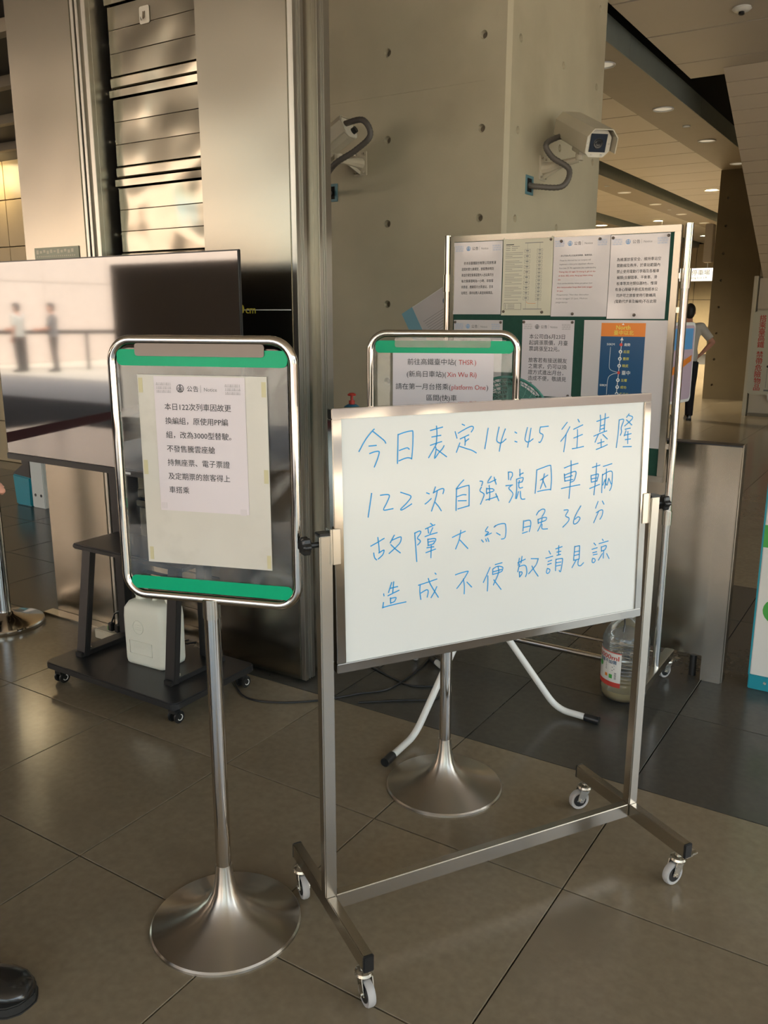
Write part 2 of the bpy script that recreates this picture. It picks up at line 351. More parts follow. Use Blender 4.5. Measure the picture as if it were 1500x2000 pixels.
# --- shuttered steel wall
sw = thing('wall_left', 'stainless steel clad wall with a steel roller shutter between two tall panels', None, (0, 0, 0), kind='structure')
MB().box(-3.627, -3.197, 2.575, 2.79, .012, WT).build('steel_panel', M['steel'], sw, bev=.003)
MB().box(-2.489, -2.052, 2.57, 2.79, .012, WT).build('steel_panel', M['steel'], sw, bev=.003)
g = MB().box(-3.196, -3.103, 2.60, 2.79, .012, WT)
for a, b in ((-3.196, -3.178), (-3.166, -3.150), (-3.128, -3.103)): g.box(a, b, 2.578, 2.60, .012, WT)
g.build('guide_rail', M['alu'], sw, bev=.0015)
g = MB().box(-2.051, -2.034, 2.572, 2.634, .012, WT).box(-2.036, -2.028, 2.572, 2.592, .012, WT).box(-2.036, -2.028, 2.600, 2.606, .012, WT).box(-2.036, -2.028, 2.614, 2.634, .012, WT)
g.build('guide_rail', M['alu'], sw, bev=.0012)
g = MB().box(-2.10, -2.034, 2.712, 2.79, .012, WT).box(-2.036, -2.028, 2.712, 2.730, .012, WT).box(-2.036, -2.028, 2.738, 2.744, .012, WT).box(-2.036, -2.028, 2.752, 2.79, .012, WT)
g.build('guide_rail', M['alu'], sw, bev=.0012)
MB().box(-2.12, -2.075, 2.634, 2.712, .012, WT).build('groove', M['groove'], sw, smooth=0)
MB().box(-3.11, -2.48, 2.735, 2.79, .012, WT).build('shutter_backing', M['void'], sw, smooth=0)
hk = MB()
for k in range(22): hk.box(-3.092, -3.078, 2.70, 2.706, .3+k*.19, .31+k*.19).cyl((-3.085, 2.70, .305+k*.19), (-3.085, 2.68, .305+k*.19), .005, 6)
hk.build('shutter_catch', M['zinc'], sw, kind='stuff')
zl = []                                      # top edge of each slat: three flat ones, then a folded band
z = 2.361+.3515*4
while z > .1:
    zl += [(z, z-.0885, 0), (z-.0885, z-.177, 0), (z-.177, z-.263, 0), (z-.265, z-.309, 1), (z-.313, z-.348, 2)]
    z -= .3515
for a, b, k in zl:
    if a > WT: continue
    m_ = MB()
    if k == 0: m_.prism([(2.6600, b+.0004), (2.6585, b+.002), (2.6580, (a+b)/2), (2.6585, a-.002), (2.6600, a-.0004), (2.70, a-.002), (2.70, b+.003)], -3.062, -2.492)
    elif k == 1: m_.prism([(2.664, b+.001), (2.6600, b+.006), (2.6585, a-.006), (2.662, a-.001), (2.70, a-.002), (2.70, b+.002)], -3.070, -2.492)
    else: m_.prism([(2.668, b), (2.653, b+.004), (2.652, a-.004), (2.668, a-.001), (2.70, a-.001), (2.70, b)], -3.074, -2.492)
    m_.v = [(y, x, z_) for x, y, z_ in m_.v]
    m_.build('slat', M['slat'], sw, smooth=20)
MB().box(-3.665, -2.49, 2.515, 2.574, .0, .014).build('floor_track', M['steel_dull'], sw, bev=.002)
# plaque
pq = MB().box(-3.556, -3.245, 2.571, 2.575, 1.66, 1.777).build('name_plaque', mat('etched plate', (.30, .31, .24), .5, .6), bev=.001)
tag(pq, 'small grey green etched plate on the left steel panel behind the television', 'plaque')
P = Print(-3.556, 1.777, 2.5705)
for k in range(11): P.rect(.015+k*.0245, .031+k*.0245, .010+.004*(k % 2), .028-.003*(k % 3), 'cream')
for k in range(20): P.rect(.015+k*.0138, .023+k*.0138, .036, .042, 'cream')
P.build(pq)
# hook
hk = thing('adhesive_hook', 'clear adhesive hook stuck high on the roller shutter', 'hook', (-2.842, 2.6565, 2.65))
MB().prism(rrect(-.028, .028, -.032, .032, .008), -.002, 0).build('pad', M['pad'], hk)
MB().tube([(-.004, -.003, .012), (-.004, -.006, -.012), (-.003, -.016, -.022), (0, -.02, -.012)], .0025, 8).tube([(.004, -.003, .012), (.004, -.006, -.012), (.003, -.016, -.022), (0, -.02, -.012)], .0025, 8).build('wire_hook', M['chrome'], hk)
# height mark at 1.5 m
hm = MB().box(-2.318, -2.06, 2.5690, 2.5698, 1.498, 1.5015).build('height_mark', M['white_ink'], smooth=0)
tag(hm, 'yellow 150cm height mark with a white line on the right steel panel', 'marking')
P = Print(-2.400, 1.53, 2.5688); P.text('150', .0, .026, .052, 'yellow', .09, fit=.108); P.text('cm', .116, .028, .040, 'yellow', .09, fit=.050); P.build(hm)
# --- concrete pier with tie holes
def pier(name, label, x0, x1, y0, y1, zt, fh, sh, grooves):
    ch = .022
    base = MB().add([(x, y, z_) for z_ in (0, zt) for x, y in ((x0, y0), (x1-ch, y0), (x1, y0+ch), (x1, y1), (x0, y1))],
                    [(0, 1, 2, 3, 4)[::-1], (5, 6, 7, 8, 9), (0, 1, 6, 5), (1, 2, 7, 6), (2, 3, 8, 7), (3, 4, 9, 8), (4, 0, 5, 9)])
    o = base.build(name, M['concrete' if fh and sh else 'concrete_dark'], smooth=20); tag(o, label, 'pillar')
    cut = MB()
    for x, z_ in fh: cut.tube([(x, y0-.01, z_), (x, y0+.028, z_)], [.024, .015], 14)
    for y, z_ in sh: cut.tube([(x1+.01, y, z_), (x1-.028, y, z_)], [.024, .015], 14)
    for z_ in grooves:
        cut.box(x0-.1, x1-.14, y0-.01, y0+.003, z_-.0015, z_+.0015)
    c = cut.build('cut', M['concrete'], smooth=0)
    md = o.modifiers.new('b', 'BOOLEAN'); md.object = c; md.operation = 'DIFFERENCE'; md.solver = 'EXACT'
    dg = bpy.context.evaluated_depsgraph_get(); dg.update(); me = bpy.data.meshes.new_from_object(o.evaluated_get(dg))
    o.modifiers.remove(md); o.data = me; bpy.data.objects.remove(c)
    me.shade_smooth(); me.set_sharp_from_angle(angle=math.radians(20))
    for x, z_ in fh: MB().cyl((x, y0+.024, z_), (x, y0+.030, z_), .0155, 14).build('tie_hole_plug', M['concrete_plug'], o)
    for y, z_ in sh: MB().cyl((x1-.024, y, z_), (x1-.030, y, z_), .0155, 14).build('tie_hole_plug', M['concrete_plug'], o)
    return o
zz = [1.090+.4505*k for k in range(0, 6)]
pier('concrete_pier', 'large fair faced concrete pier carrying the two surveillance cameras', -3.5, -2.03, 4.36, 5.78, 3.99,
     [(x, z_) for x in (-2.772, -2.184) for z_ in zz], [(y, 1.990+.446*k) for y in (4.485, 5.085, 5.654) for k in range(-1, 5)], [1.773, 2.672])
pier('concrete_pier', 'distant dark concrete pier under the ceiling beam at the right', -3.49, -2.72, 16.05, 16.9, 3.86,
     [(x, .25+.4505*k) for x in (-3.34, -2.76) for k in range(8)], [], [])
# --- beams with downlights
def beam_run(k, xl, label):
    b = thing('trim_%d' % k, label, None, (0, 0, 0), kind='structure')
    MB().box(xl, xl+.62, 3.0, 44, 3.86, 3.885).build('soffit_panel', M['beam'], b, smooth=0)
    for n in range(14):
        MB().box(xl+.605, xl+.625, 3.0+n*2.9, 3.0+n*2.9+2.895, 3.862, 4.085).build('side_panel', M['beam_side'], b, smooth=0)
    MB().box(xl+.0, xl+.60, 3.0, 44, 3.89, 4.9).build('beam_core', M['void'], b, smooth=0)
    return b
for k, xl in enumerate((-3.47, -6.02, -8.57, -11.12)): beam_run(k+1, xl, ['brown ceiling beam with a blue grey side running over the right of the hall', 'second ceiling beam, behind the concrete pier', 'third ceiling beam, far left of the second', 'fourth ceiling beam, farthest left'][k])
def downlight(x, y, z_, r, lit, label):
    t = thing('ceiling_downlight', label, 'light', (x, y, z_), 0, 'round downlights in the ceiling beams')
    MB().lathe([(r*.86, .0), (r, -.004), (r*1.02, -.012), (r*1.06, -.012), (r*1.1, 0)], 28).build('trim_ring', M['white_pl'], t)
    MB().lathe([(0.0001, .001), (r*.86, .001), (r*.86, -.002), (0.0001, -.004)], 28).build('diffuser', M['light'] if lit else M['lamp_off_glow'], t)
    return t
NTH = ['nearest', 'second nearest', 'third nearest', 'fourth nearest', 'fifth nearest', 'sixth nearest', 'seventh nearest']
for i, y in enumerate((8.83, 11.02, 13.28, 15.49)): downlight(-3.12, y, 3.86, .115, 0, 'large round unlit downlight in the first beam, %s one visible' % NTH[i])
downlight(-3.12, 12.13, 3.86, .045, 0, 'tiny round downlight between two large ones in the first beam')
for i, y in enumerate((17.87, 20.1, 22.4, 24.8)): downlight(-5.72, y, 3.86, .12, 0, 'large round downlight in the second beam, %s one' % NTH[i])
for i, y in enumerate((16.8, 21.3)): downlight(-5.72, y, 3.86, .045, 0, 'small round downlight in the second beam, %s small one' % NTH[i])
for i, (x, y) in enumerate(((-8.27, 19.2), (-8.27, 24.0), (-8.27, 27.5), (-8.27, 31.0))): downlight(x, y, 3.86, .16, 1, 'glowing warm downlight in the third beam, %s one' % NTH[i])
# --- ceilings
ce = thing('ceiling', 'metal panel ceiling in long strips with dark joints', None, (0, 0, 0), kind='structure')
def bay(x0, x1, y_start, n, y_end=None, dy=1.04):
    for i in range(n):
        a = y_start+i*dy; b = a+dy-.022
        if y_end and b > y_end: b = y_end
        if y_end and a >= y_end: break
        MB().box(x0, x1, a, b, 4.0, 4.03).build('ceiling_panel', M['ceil'], ce, bev=.004, seg=1)
bay(-2.67, 5.0, 7.69-1.04*13, 13)
bay(-2.67, 8.0, 7.69, 3, 10.40)
bay(-5.22, -3.49, 7.69-1.04*4, 30)
bay(-7.77, -6.04, 7.69, 30)
MB().box(-14, -3.62, -6.0, 2.8, 4.0, 4.03).build('ceiling_panel', M['ceil'], ce)
MB().box(-3.62, -2.67, -6.0, 2.58, 4.0, 4.03).build('ceiling_panel', M['ceil'], ce)
MB().box(-14, -8.59, 5.3, 40, 4.0, 4.03).build('ceiling_panel', M['ceil'], ce)
MB().box(-26, 5.2, -6.2, 7.0, 4.9, 5.0).box(-26, 16, 7.0, 46, 4.9, 5.0).build('roof_slab', M['void'], ce, smooth=0)
MB().box(5.0, 5.2, -6.3, 7.0, 3.95, 4.9).box(-26, 5.2, -6.3, -6.0, 3.95, 4.9).build('roof_edge', M['beam_side'], ce, smooth=0)
sd = thing('smoke_detector', 'round white smoke detector on the ceiling at the top right corner', 'detector', (-1.755, 8.32, 4.0))
MB().lathe([(.075, 0), (.08, -.012), (.06, -.03), (.03, -.034), (.0001, -.034)], 24).build('housing', M['white_pl'], sd)
MB().lathe([(.022, -.034), (.026, -.055), (.014, -.062), (.0001, -.062)], 16).build('sensor', M['plastic_black'], sd)
# --- left interior: tan wall, dark low ceiling
wb = thing('wall_back', 'tan square panelled wall far left behind the television', None, kind='structure')
MB().box(-20, -3.6, 5.24, 5.6, 0, 5).build('wall_core', M['grout'], wb, smooth=0)
tp = MB().box(.004, .776, 0, .04, .004, .416).mesh('wall_tile', M['tanwall'], bev=.003, seg=1, smooth=0)
for i in range(18):
    for j in range(7): inst(tp, 'wall_tile', wb, (-7.56-.78*14+i*.78-.0, 5.2, .0+.42*j-.02+.02))
dc = thing('trim_5', 'dark low ceiling with lamp tracks over the passage at the far left', None, kind='structure')
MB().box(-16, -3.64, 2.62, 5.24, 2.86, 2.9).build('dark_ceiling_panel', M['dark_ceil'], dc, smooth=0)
for k in range(4): MB().box(-16, -3.64, 2.8+.62*k, 2.86+.62*k, 2.80, 2.862).build('lamp_track', M['beam'], dc)
t = downlight(-7.62, 5.0, 2.855, .12, 1, 'glowing round downlight in front of the tan wall at the left edge'); t['group'] = 'lamps at the left edge'
sp = bpy.data.lights.new('lamp', 'POINT'); sp.energy = 3.5; sp.color = (1, .78, .45); sp.shadow_soft_size = .12
so = bpy.data.objects.new('lamp', sp); C.objects.link(so); so.parent = t; so.location = (0, 0, -.14)
t = thing('track_spotlight', 'small black track spotlight high at the left edge', 'light', (-6.2, 4.0, 2.80))
MB().cyl((0, 0, 0), (0, 0, -.08), .012, 10).build('stem', M['black'], t); MB().cyl((-.03, 0, -.10), (.08, -.04, -.14), .035, 16, .045).build('head', M['black'], t)
MB().cyl((.081, -.0405, -.1405), (.084, -.0415, -.1415), .035, 16).build('bulb', M['light'], t)
# --- far right: wall with sign, stair soffit, far walls
wr = thing('wall_right', 'beige panelled wall under the stair with the red lettered notice', None, kind='structure')
MB().box(-2.31, 3.0, 13.70, 14.4, 0, 1.99).build('wall_face', M['soffit'], wr, smooth=0)
MB().box(-2.385, -2.33, 13.66, 14.4, 0, 2.02).build('lamp_toned_trim', M['cream'], wr, bev=.004)  # cream tone paints warm lamp light onto this edge strip
MB().box(-2.31, 3.0, 13.685, 13.70, 1.55, 1.556).box(-2.31, 3.0, 13.66, 13.70, 0, .045).build('panel_joint', M['beam'], wr, smooth=0)
ss = thing('trim_6', 'sloping underside of a staircase clad in beige slats', None, kind='structure')
sl = (1.978-4.0)/(13.72-10.12); L_ = math.hypot(3.6, 2.022); n = 19
for k in range(n):
    a, b = k/n, (k+1)/n-.0022*1
    y_a, y_b = 13.72-3.6*a, 13.72-3.6*b; z_a, z_b = 1.978+2.022*a, 1.978+2.022*b
    MB().add([(-2.27, y_a, z_a), (3, y_a, z_a), (3, y_b, z_b), (-2.27, y_b, z_b), (-2.27, y_a+.02, z_a+.03), (3, y_a+.02, z_a+.03), (3, y_b+.02, z_b+.03), (-2.27, y_b+.02, z_b+.03)],
             [(0, 1, 2, 3), (7, 6, 5, 4), (0, 4, 5, 1), (1, 5, 6, 2), (2, 6, 7, 3), (3, 7, 4, 0)]).build('slat', M['soffit'], ss, smooth=0)
MB().prism([(13.74, 1.93), (13.80, 2.05), (10.16, 4.09), (10.10, 3.97)], -2.36, -2.27).build('stringer', M['beam'], ss)
ss.children[-1].data.transform(Matrix(((0, 1, 0, 0), (1, 0, 0, 0), (0, 0, 1, 0), (0, 0, 0, 1))))
MB().prism([(13.76, 2.03), (13.86, 2.03), (10.3, 4.03), (10.2, 4.03)], -2.3, 3).build('stair_core', M['void'], ss, smooth=0)
ss.children[-1].data.transform(Matrix(((0, 1, 0, 0), (1, 0, 0, 0), (0, 0, 1, 0), (0, 0, 0, 1))))
wf = thing('wall_far', 'tan panelled wall at the far end of the hall', None, kind='structure')
MB().box(-26, 8, 34, 34.4, 0, 5).build('wall_core', M['grout'], wf, smooth=0)
tf = MB().box(.006, 1.19, 0, .04, .006, .99).mesh('wall_tile', M['tanwall'], smooth=0)
for i in range(11):
    for j in range(4): inst(tf, 'wall_tile', wf, (-14+1.2*i, 33.96, j*1.0))
MB().box(8.0, 8.3, 7, 34, 0, 4.9).build('wall_side', M['soffit'], wf, smooth=0)
MB().box(-26, -25.7, 5.6, 34, 0, 5).build('wall_side', M['tanwall'], wf, smooth=0)
for xi, x in enumerate((-9.8, -7.0, -4.4, -.2)):  # lamps added at unseen positions to brighten the hall and its ceiling
    for yi, y in enumerate((14, 19.5, 25, 30.5)):
        if x > -5 and y < 17: continue
        t = downlight(x, y, 3.998, .14, 1, 'x')
        t['label'] = 'glowing added ceiling lamp deep in the hall, %s column from left, %s row away' % (('first', 'second', 'third', 'fourth')[xi], ('first', 'second', 'third', 'fourth')[yi]); t['group'] = 'added hall lamps between the beams'
        l_ = bpy.data.lights.new('lamp', 'SPOT'); l_.spot_size = math.radians(140); l_.spot_blend = .6; l_.energy = 1000; l_.color = (1, .86, .62); l_.shadow_soft_size = .2
        o = bpy.data.objects.new('lamp', l_); C.objects.link(o); o.parent = t; o.location = (0, 0, -.03)
# speaker-like box on the far pier
t = MB().box(-3.55, -3.42, 15.5, 15.7, 2.33, 2.95).build('beige_cabinet', M['soffit'], bev=.01); tag(t, 'narrow beige box fixed high on the left of the distant concrete pier', 'cabinet')
# hanging lit sign
hs = thing('hanging_sign', 'white lit car park sign hanging far down the hall', 'sign', (-6.3, 25.0, 0))
MB().box(-.75, .86, 0, .12, 2.36, 2.70).build('sign_box', M['sign_lit'], hs, bev=.02)
MB().cyl((-.6, .06, 2.69), (-.6, .06, 4.0), .012, 8).build('rod', M['steel_dull'], hs); MB().cyl((.7, .06, 2.69), (.7, .06, 4.0), .012, 8).build('rod', M['steel_dull'], hs)
P = Print(-.75, 2.70, -.003); P.text('1A停車場', .90, .12, .15, 'grey_ink', fit=.64); P.text('Parking Lot 1A', .92, .25, .08, 'grey_ink', fit=.56); P.build(hs)
# wall notice, red letters
nt_ = thing('wall_notice', 'large cream notice with red vertical Chinese lettering at the right edge', 'sign', (-2.345, 13.655, 0))
MB().prism(rrect(0, .75, .32, 1.53, .07), 0, .025).build('board', mat('cream board', (.52, .50, .40), .4), nt_)
P = Print(0, 1.53, -.003)
for k, c_ in enumerate('搭乘臺高鐵'): P.text(c_, .135, .11+.0935*k, .095, 'red_ink', .025, align='c')
for k, c_ in enumerate('禁帶危險物品'): P.text(c_, .135, .625+.096*k, .095, 'red_ink', .025, align='c')
P.disc(.262, .795, .018, 'ink'); P.disc(.30, .79, .018, 'red_ink')
for k in range(14): P.rect(.252, .262, .83+.02*k, .842+.02*k, 'grey_ink'); P.rect(.292, .302, .83+.02*k, .842+.02*k, 'grey_ink')
P.rect(.235, .32, 1.13, 1.155, 'grey_ink')
P.poly([(.30, .40), (.36, .25), (.5, .25), (.5, .72), (.36, .68), (.285, .62)], 'red_ink'); P.build(nt_)
MB().prism(rrect(.29, .75, .235, .36, .04), -.006, -.001).build('lower_tab', M['white_pl'], nt_)

# ================================================================= SURVEILLANCE CAMERAS
def cctv(label, wall, nrm, armend, fdir, cond, boxp, boxn, tag_yellow=False, S=1.32, fs=0):
    t = thing('surveillance_camera', label, 'camera', wall)
    w = Vector(wall); nv = Vector(nrm); A = Vector(armend)-w
    side = Vector((0, 0, 1)).cross(nv)
    def pl(s0, s1, z0, z1, d0, d1, mb): 
        vs_ = [nv*d+side*s+Vector((0, 0, z_)) for d in (d0, d1) for s, z_ in ((s0, z0), (s1, z0), (s1, z1), (s0, z1))]
        return mb.add(vs_, [(0, 1, 2, 3), (7, 6, 5, 4), (0, 4, 5, 1), (1, 5, 6, 2), (2, 6, 7, 3), (3, 7, 4, 0)])
    pl(-.045, .045, -.065, .065, 0, .008, MB()).build('wall_plate', M['cam_white'], t, bev=.002)
    for s in (-.03, .03):
        for z_ in (-.05, .05): MB().cyl(nv*.008+side*s+Vector((0, 0, z_)), nv*.018+side*s+Vector((0, 0, z_)), .007, 8).build('bolt', M['zinc'], t)
    MB().tube([nv*.006, nv*.05, A*.55, A], [.034, .030, .021, .016], 10).build('arm', M['cam_white'], t)
    MB().beam(nv*.008+Vector((0, 0, -.05)), A*.7, .006, .02).build('arm_web', M['cam_white'], t)
    f = Vector(fdir).normalized(); s_ = f.cross(Vector((0, 0, 1))).normalized(); u_ = s_.cross(f)
    piv = A+Vector((0, 0, .012)); ctr = piv+u_*.085*S+f*fs
    Rm = Matrix((( s_.x, -f.x, u_.x, ctr.x), (s_.y, -f.y, u_.y, ctr.y), (s_.z, -f.z, u_.z, ctr.z), (0, 0, 0, 1))) @ Matrix.Diagonal((S, S, S, 1))  # local -y is forward
    MB().cyl(A-Vector((0, 0, .006)), A+Vector((0, 0, .03)), .022, 16).build('swivel', M['cam_white'], t)
    MB().box(-.022, .022, -.045, .045, -.068, -.050).xf(Rm).build('cradle', M['cam_white'], t, bev=.003)
    octo = lambda w_, h_, c_: [(-w_+c_, -h_), (w_-c_, -h_), (w_, -h_+c_), (w_, h_-c_*1.2), (w_-c_*1.0, h_), (-w_+c_*1.0, h_), (-w_, h_-c_*1.2), (-w_, -h_+c_)]
    hb = MB().prism(octo(.052, .050, .022), -.155, .165).xf(Rm).build('housing', M['cam_white'], t, bev=.003)
    # sun shield: folded sheet over the housing
    out = [(-.064, -.030), (-.064, .030), (-.038, .060), (.038, .060), (.064, .030), (.064, -.030)]; inn = [(x*.95, z_*.95-.0005) for x, z_ in reversed(out)]
    MB().prism(out+inn, -.205, .175).xf(Rm).build('sun_shield', M['cam_white'], t)
    MB().prism(octo(.054, .052, .024), -.166, -.155).xf(Rm).build('front_face', M['cam_face'], t, bev=.002)
    MB().prism([(-.034, -.032), (.034, -.032), (.034, .036), (-.034, .036)], -.169, -.165).xf(Rm).build('window', M['lens'], t)
    MB().add(*(lambda q: (q.v, q.f))(MB().lathe([(.004, 0), (.010, .001), (.012, 0), (.018, .001), (.020, 0)], 20))).xf(Matrix.Rotation(PI/2, 4, 'X')).xf(Matrix.Translation((0, -.1695, 0))).xf(Rm).build('lens', M['plastic_black'], t)
    b = MB()
    for x, z_ in ((-.045, 0), (.045, 0), (-.02, -.042), (.02, -.042)): b.cyl((x, -.170, z_), (x, -.164, z_), .004, 8)
    b.xf(Rm).build('screws', M['zinc'], t)
    MB().prism(octo(.053, .051, .022), .165, .174).xf(Rm).build('rear_face', M['cam_face'], t, bev=.002)
    MB().cyl((.018, .17, -.018), (.018, .195, -.018), .016, 12).xf(Rm).build('cable_gland', M['plastic_black'], t)
    if tag_yellow: MB().box(.0526, .0532, .04, .11, -.012, -.004).xf(Rm).build('sticker', M['yellow'], t)
    st = Rm @ Vector((-.022, .172, .018)) if tag_yellow else Rm @ Vector((-.02, .172, -.02))
    pts = [st]+[Vector(c_)-w for c_ in cond]
    Q = []
    for i in range(len(pts)-1):
        p0 = pts[max(i-1, 0)]; p1 = pts[i]; p2 = pts[i+1]; p3 = pts[min(i+2, len(pts)-1)]
        for k in range(14):
            s = k/14; Q.append(.5*((2*p1)+(p2-p0)*s+(2*p0-5*p1+4*p2-p3)*s*s+(3*p1-p0-3*p2+p3)*s**3))
    Q.append(pts[-1])
    MB().tube(Q, [.0165 if i % 2 else .0145 for i in range(len(Q))], 12).build('conduit', M['conduit'], t, smooth=60)
    # junction box as its own thing
    j = thing('junction_box', 'small blue square junction box below the %s camera' % ('left' if tag_yellow else 'right'), 'box', boxp)
    bn = Vector(boxn); sd_ = Vector((0, 0, 1)).cross(bn); mb = MB()
    for s0, s1, z0, z1 in ((-.05, .05, .036, .05), (-.05, .05, -.05, -.036), (-.05, -.036, -.036, .036), (.036, .05, -.036, .036)):
        vs_ = [bn*d+sd_*s+Vector((0, 0, z_)) for d in (-.004, .006) for s, z_ in ((s0, z0), (s1, z0), (s1, z1), (s0, z1))]
        mb.add(vs_, [(0, 1, 2, 3), (7, 6, 5, 4), (0, 4, 5, 1), (1, 5, 6, 2), (2, 6, 7, 3), (3, 7, 4, 0)])
    mb.build('rim', M['blue_box'], j)
    mb = MB(); vs_ = [bn*d+sd_*s+Vector((0, 0, z_)) for d in (-.004, .001) for s, z_ in ((-.037, -.037), (.037, -.037), (.037, .037), (-.037, .037))]
    mb.add(vs_, [(0, 1, 2, 3), (7, 6, 5, 4), (0, 4, 5, 1), (1, 5, 6, 2), (2, 6, 7, 3), (3, 7, 4, 0)]).build('recess', M['void'], j)
    return t
cctv('box surveillance camera seen from the front on the right face of the pier', (-2.03, 4.83, 2.29), (1, 0, 0), (-1.80, 4.80, 2.315), (.63, -.69, -.36),
     [(-1.95, 4.70, 2.40), (-1.93, 4.72, 2.33), (-1.84, 4.76, 2.26), (-1.86, 4.72, 2.17), (-1.98, 4.66, 2.17), (-2.03, 4.655, 2.18)], (-2.03, 4.655, 2.18), (1, 0, 0))
cctv('box surveillance camera seen from behind on the front face of the pier', (-2.955, 4.36, 2.33), (0, -1, 0), (-2.935, 4.11, 2.315), (-.90, -.05, -.50),
     [(-2.71, 4.02, 2.48), (-2.665, 4.02, 2.40), (-2.76, 4.02, 2.335), (-2.90, 4.02, 2.275), (-3.08, 4.15, 2.20), (-3.16, 4.30, 2.185), (-3.175, 4.36, 2.185)], (-3.172, 4.355, 2.185), (0, -1, 0), True, S=1.12, fs=.06)

# ================================================================= CASTERS, BASES
def caster(parent, x, y, ztop, rot, r=.031, w=.018, brake=False, tyre='rubber'):
    R_ = Matrix.Translation((x, y, 0)) @ Matrix.Rotation(math.radians(rot), 4, 'Z')
    off = .018
    f = MB().cyl((0, 0, ztop), (0, 0, r*2+.008), .009, 12).lathe([(.020, 0), (.022, .004), (.020, .010), (.012, .014)], 18, (0, 0, r*2+.003))
    for s in (-1, 1): f.add([(s*(w/2+.003), a, b) for a, b in ((-.014, 2*r+.006), (.018, 2*r+.006), (off+.012, r), (off-.008, r-.008))]+[(s*(w/2+.005), a, b) for a, b in ((-.014, 2*r+.006), (.018, 2*r+.006), (off+.012, r), (off-.008, r-.008))], [(0, 1, 2, 3), (7, 6, 5, 4), (0, 4, 5, 1), (1, 5, 6, 2), (2, 6, 7, 3), (3, 7, 4, 0)])
    f.cyl((-w/2-.008, off, r), (w/2+.008, off, r), .005, 10)
    if brake: f.box(-.012, .012, -.045, .005, 2*r+.004, 2*r+.009).box(-.014, .014, -.060, -.040, 2*r+.008, 2*r+.013)
    c = f.xf(R_).build('caster', M['zinc'], parent, smooth=40)
    prof = [(r*.62, -w/2+.002), (r*.93, -w/2), (r, -w/2+.004), (r, w/2-.004), (r*.93, w/2), (r*.62, w/2-.002)]
    Rw = R_ @ Matrix.Translation((0, off, r)) @ Matrix.Rotation(PI/2, 4, 'Y')
    MB().lathe(prof, 28).xf(Rw).build('wheel', M[tyre], c); MB().lathe([(.0001, -w/2-.001), (r*.66, -w/2-.0005), (r*.66, w/2+.0005), (.0001, w/2+.001)], 20).xf(Rw).build('hub', M['plastic_black'], c)
    return c
# ================================================================= MOBILE WHITEBOARD
wbd = thing('mobile_whiteboard', 'whiteboard on a wheeled stainless frame with blue handwriting', 'whiteboard', (-1.07, 1.436, 0), math.degrees(math.atan2(.851, .525)))
def tubebox(x0, x1, y0, y1, z0, z1, name='post', m='steel_dull', par=None, bev=.003): return MB().box(x0, x1, y0, y1, z0, z1).build(name, M[m], par or wbd, bev=bev)
for s in (-.005, .920):
    tubebox(s-.015, s+.015, -.015, .015, .128, 1.022)
    tubebox(s-.016, s+.016, -.016, .016, 1.020, 1.026, 'post_cap', 'plastic_black', bev=.002)
    lg = MB().box(s-.012, s+.012, -.225, .225, .090, .130).build('foot', M['steel_dull'], wbd, bev=.002)
    for e in (-1, 1): MB().box(s-.0125, s+.0125, e*.2245-.004, e*.2245+.004, .0895, .1305).build('end_cap', M['plastic_black'], lg, bev=.002)
MB().box(.008, .907, -.012, .012, .090, .130).build('crossbar', M['steel_dull'], wbd, bev=.002)
caster(wbd, -.005, -.200, .092, 180, brake=False); caster(wbd, -.005, .195, .092, 175); caster(wbd, .920, -.195, .092, 95, brake=True); caster(wbd, .920, .195, .092, 80)
TILT = math.radians(1.6)
B = Matrix.Translation((0, -.012, 1.0)) @ Matrix.Rotation(-TILT, 4, 'X')      # board surface plane y=0 in board space
Bm = lambda mb: mb.xf(B)
Bm(MB().box(.034, .870, .0005, .018, -.282, .276)).build('writing_surface', M['wb'], wbd, bev=.0008, seg=1)
for nm, a in (('frame_rail', (.014, .888, .270, .292)), ('frame_rail', (.014, .888, -.298, -.276))): Bm(MB().box(a[0], a[1], -.0035, .021, a[2], a[3])).build(nm, M['mirror'], wbd, bev=.0015)
for a in ((.014, .036), (.866, .888)): Bm(MB().box(a[0], a[1], -.004, .0215, -.276, .270)).build('frame_stile', M['mirror'], wbd, bev=.0015)
Bm(MB().box(.016, .886, .018, .020, -.28, .28)).build('back_sheet', M['white_pl'], wbd, smooth=0)
for s, e in ((.008, 1), (.894, -1)):
    Bm(MB().box(min(s, s+e*.020), max(s, s+e*.020), -.0065, -.0035, -.045, .035).box(min(s-e*.004, s), max(s-e*.004, s), -.0065, .024, -.045, .035)).build('pivot_plate', M['steel_dull'], wbd, bev=.002)
def knob(x, e):
    k_ = MB().cyl((x, 0, 1.0), (x+e*.035, 0, 1.0), .0065, 12)
    pr = []
    for i in range(48): r_ = .019+.0022*math.cos(6*2*PI*i/48); pr.append((r_*math.cos(2*PI*i/48), r_*math.sin(2*PI*i/48)+0))
    vs_ = [(x+e*d, y_*q, 1.0+z_*q) for d, q in ((.018, .8), (.021, 1), (.034, 1), (.038, .8)) for y_, z_ in pr]
    k_.add(vs_, [(i*48+k2, i*48+(k2+1) % 48, (i+1)*48+(k2+1) % 48, (i+1)*48+k2) for i in range(3) for k2 in range(48)]+[tuple(range(48)), tuple(range(144, 192))])
    k_.build('knob', M['plastic_black'], wbd)
knob(-.020, -1); knob(.935, 1)
MB().cyl((.905, -.0165, .985), (.905, -.0165, .985), .001, 6)
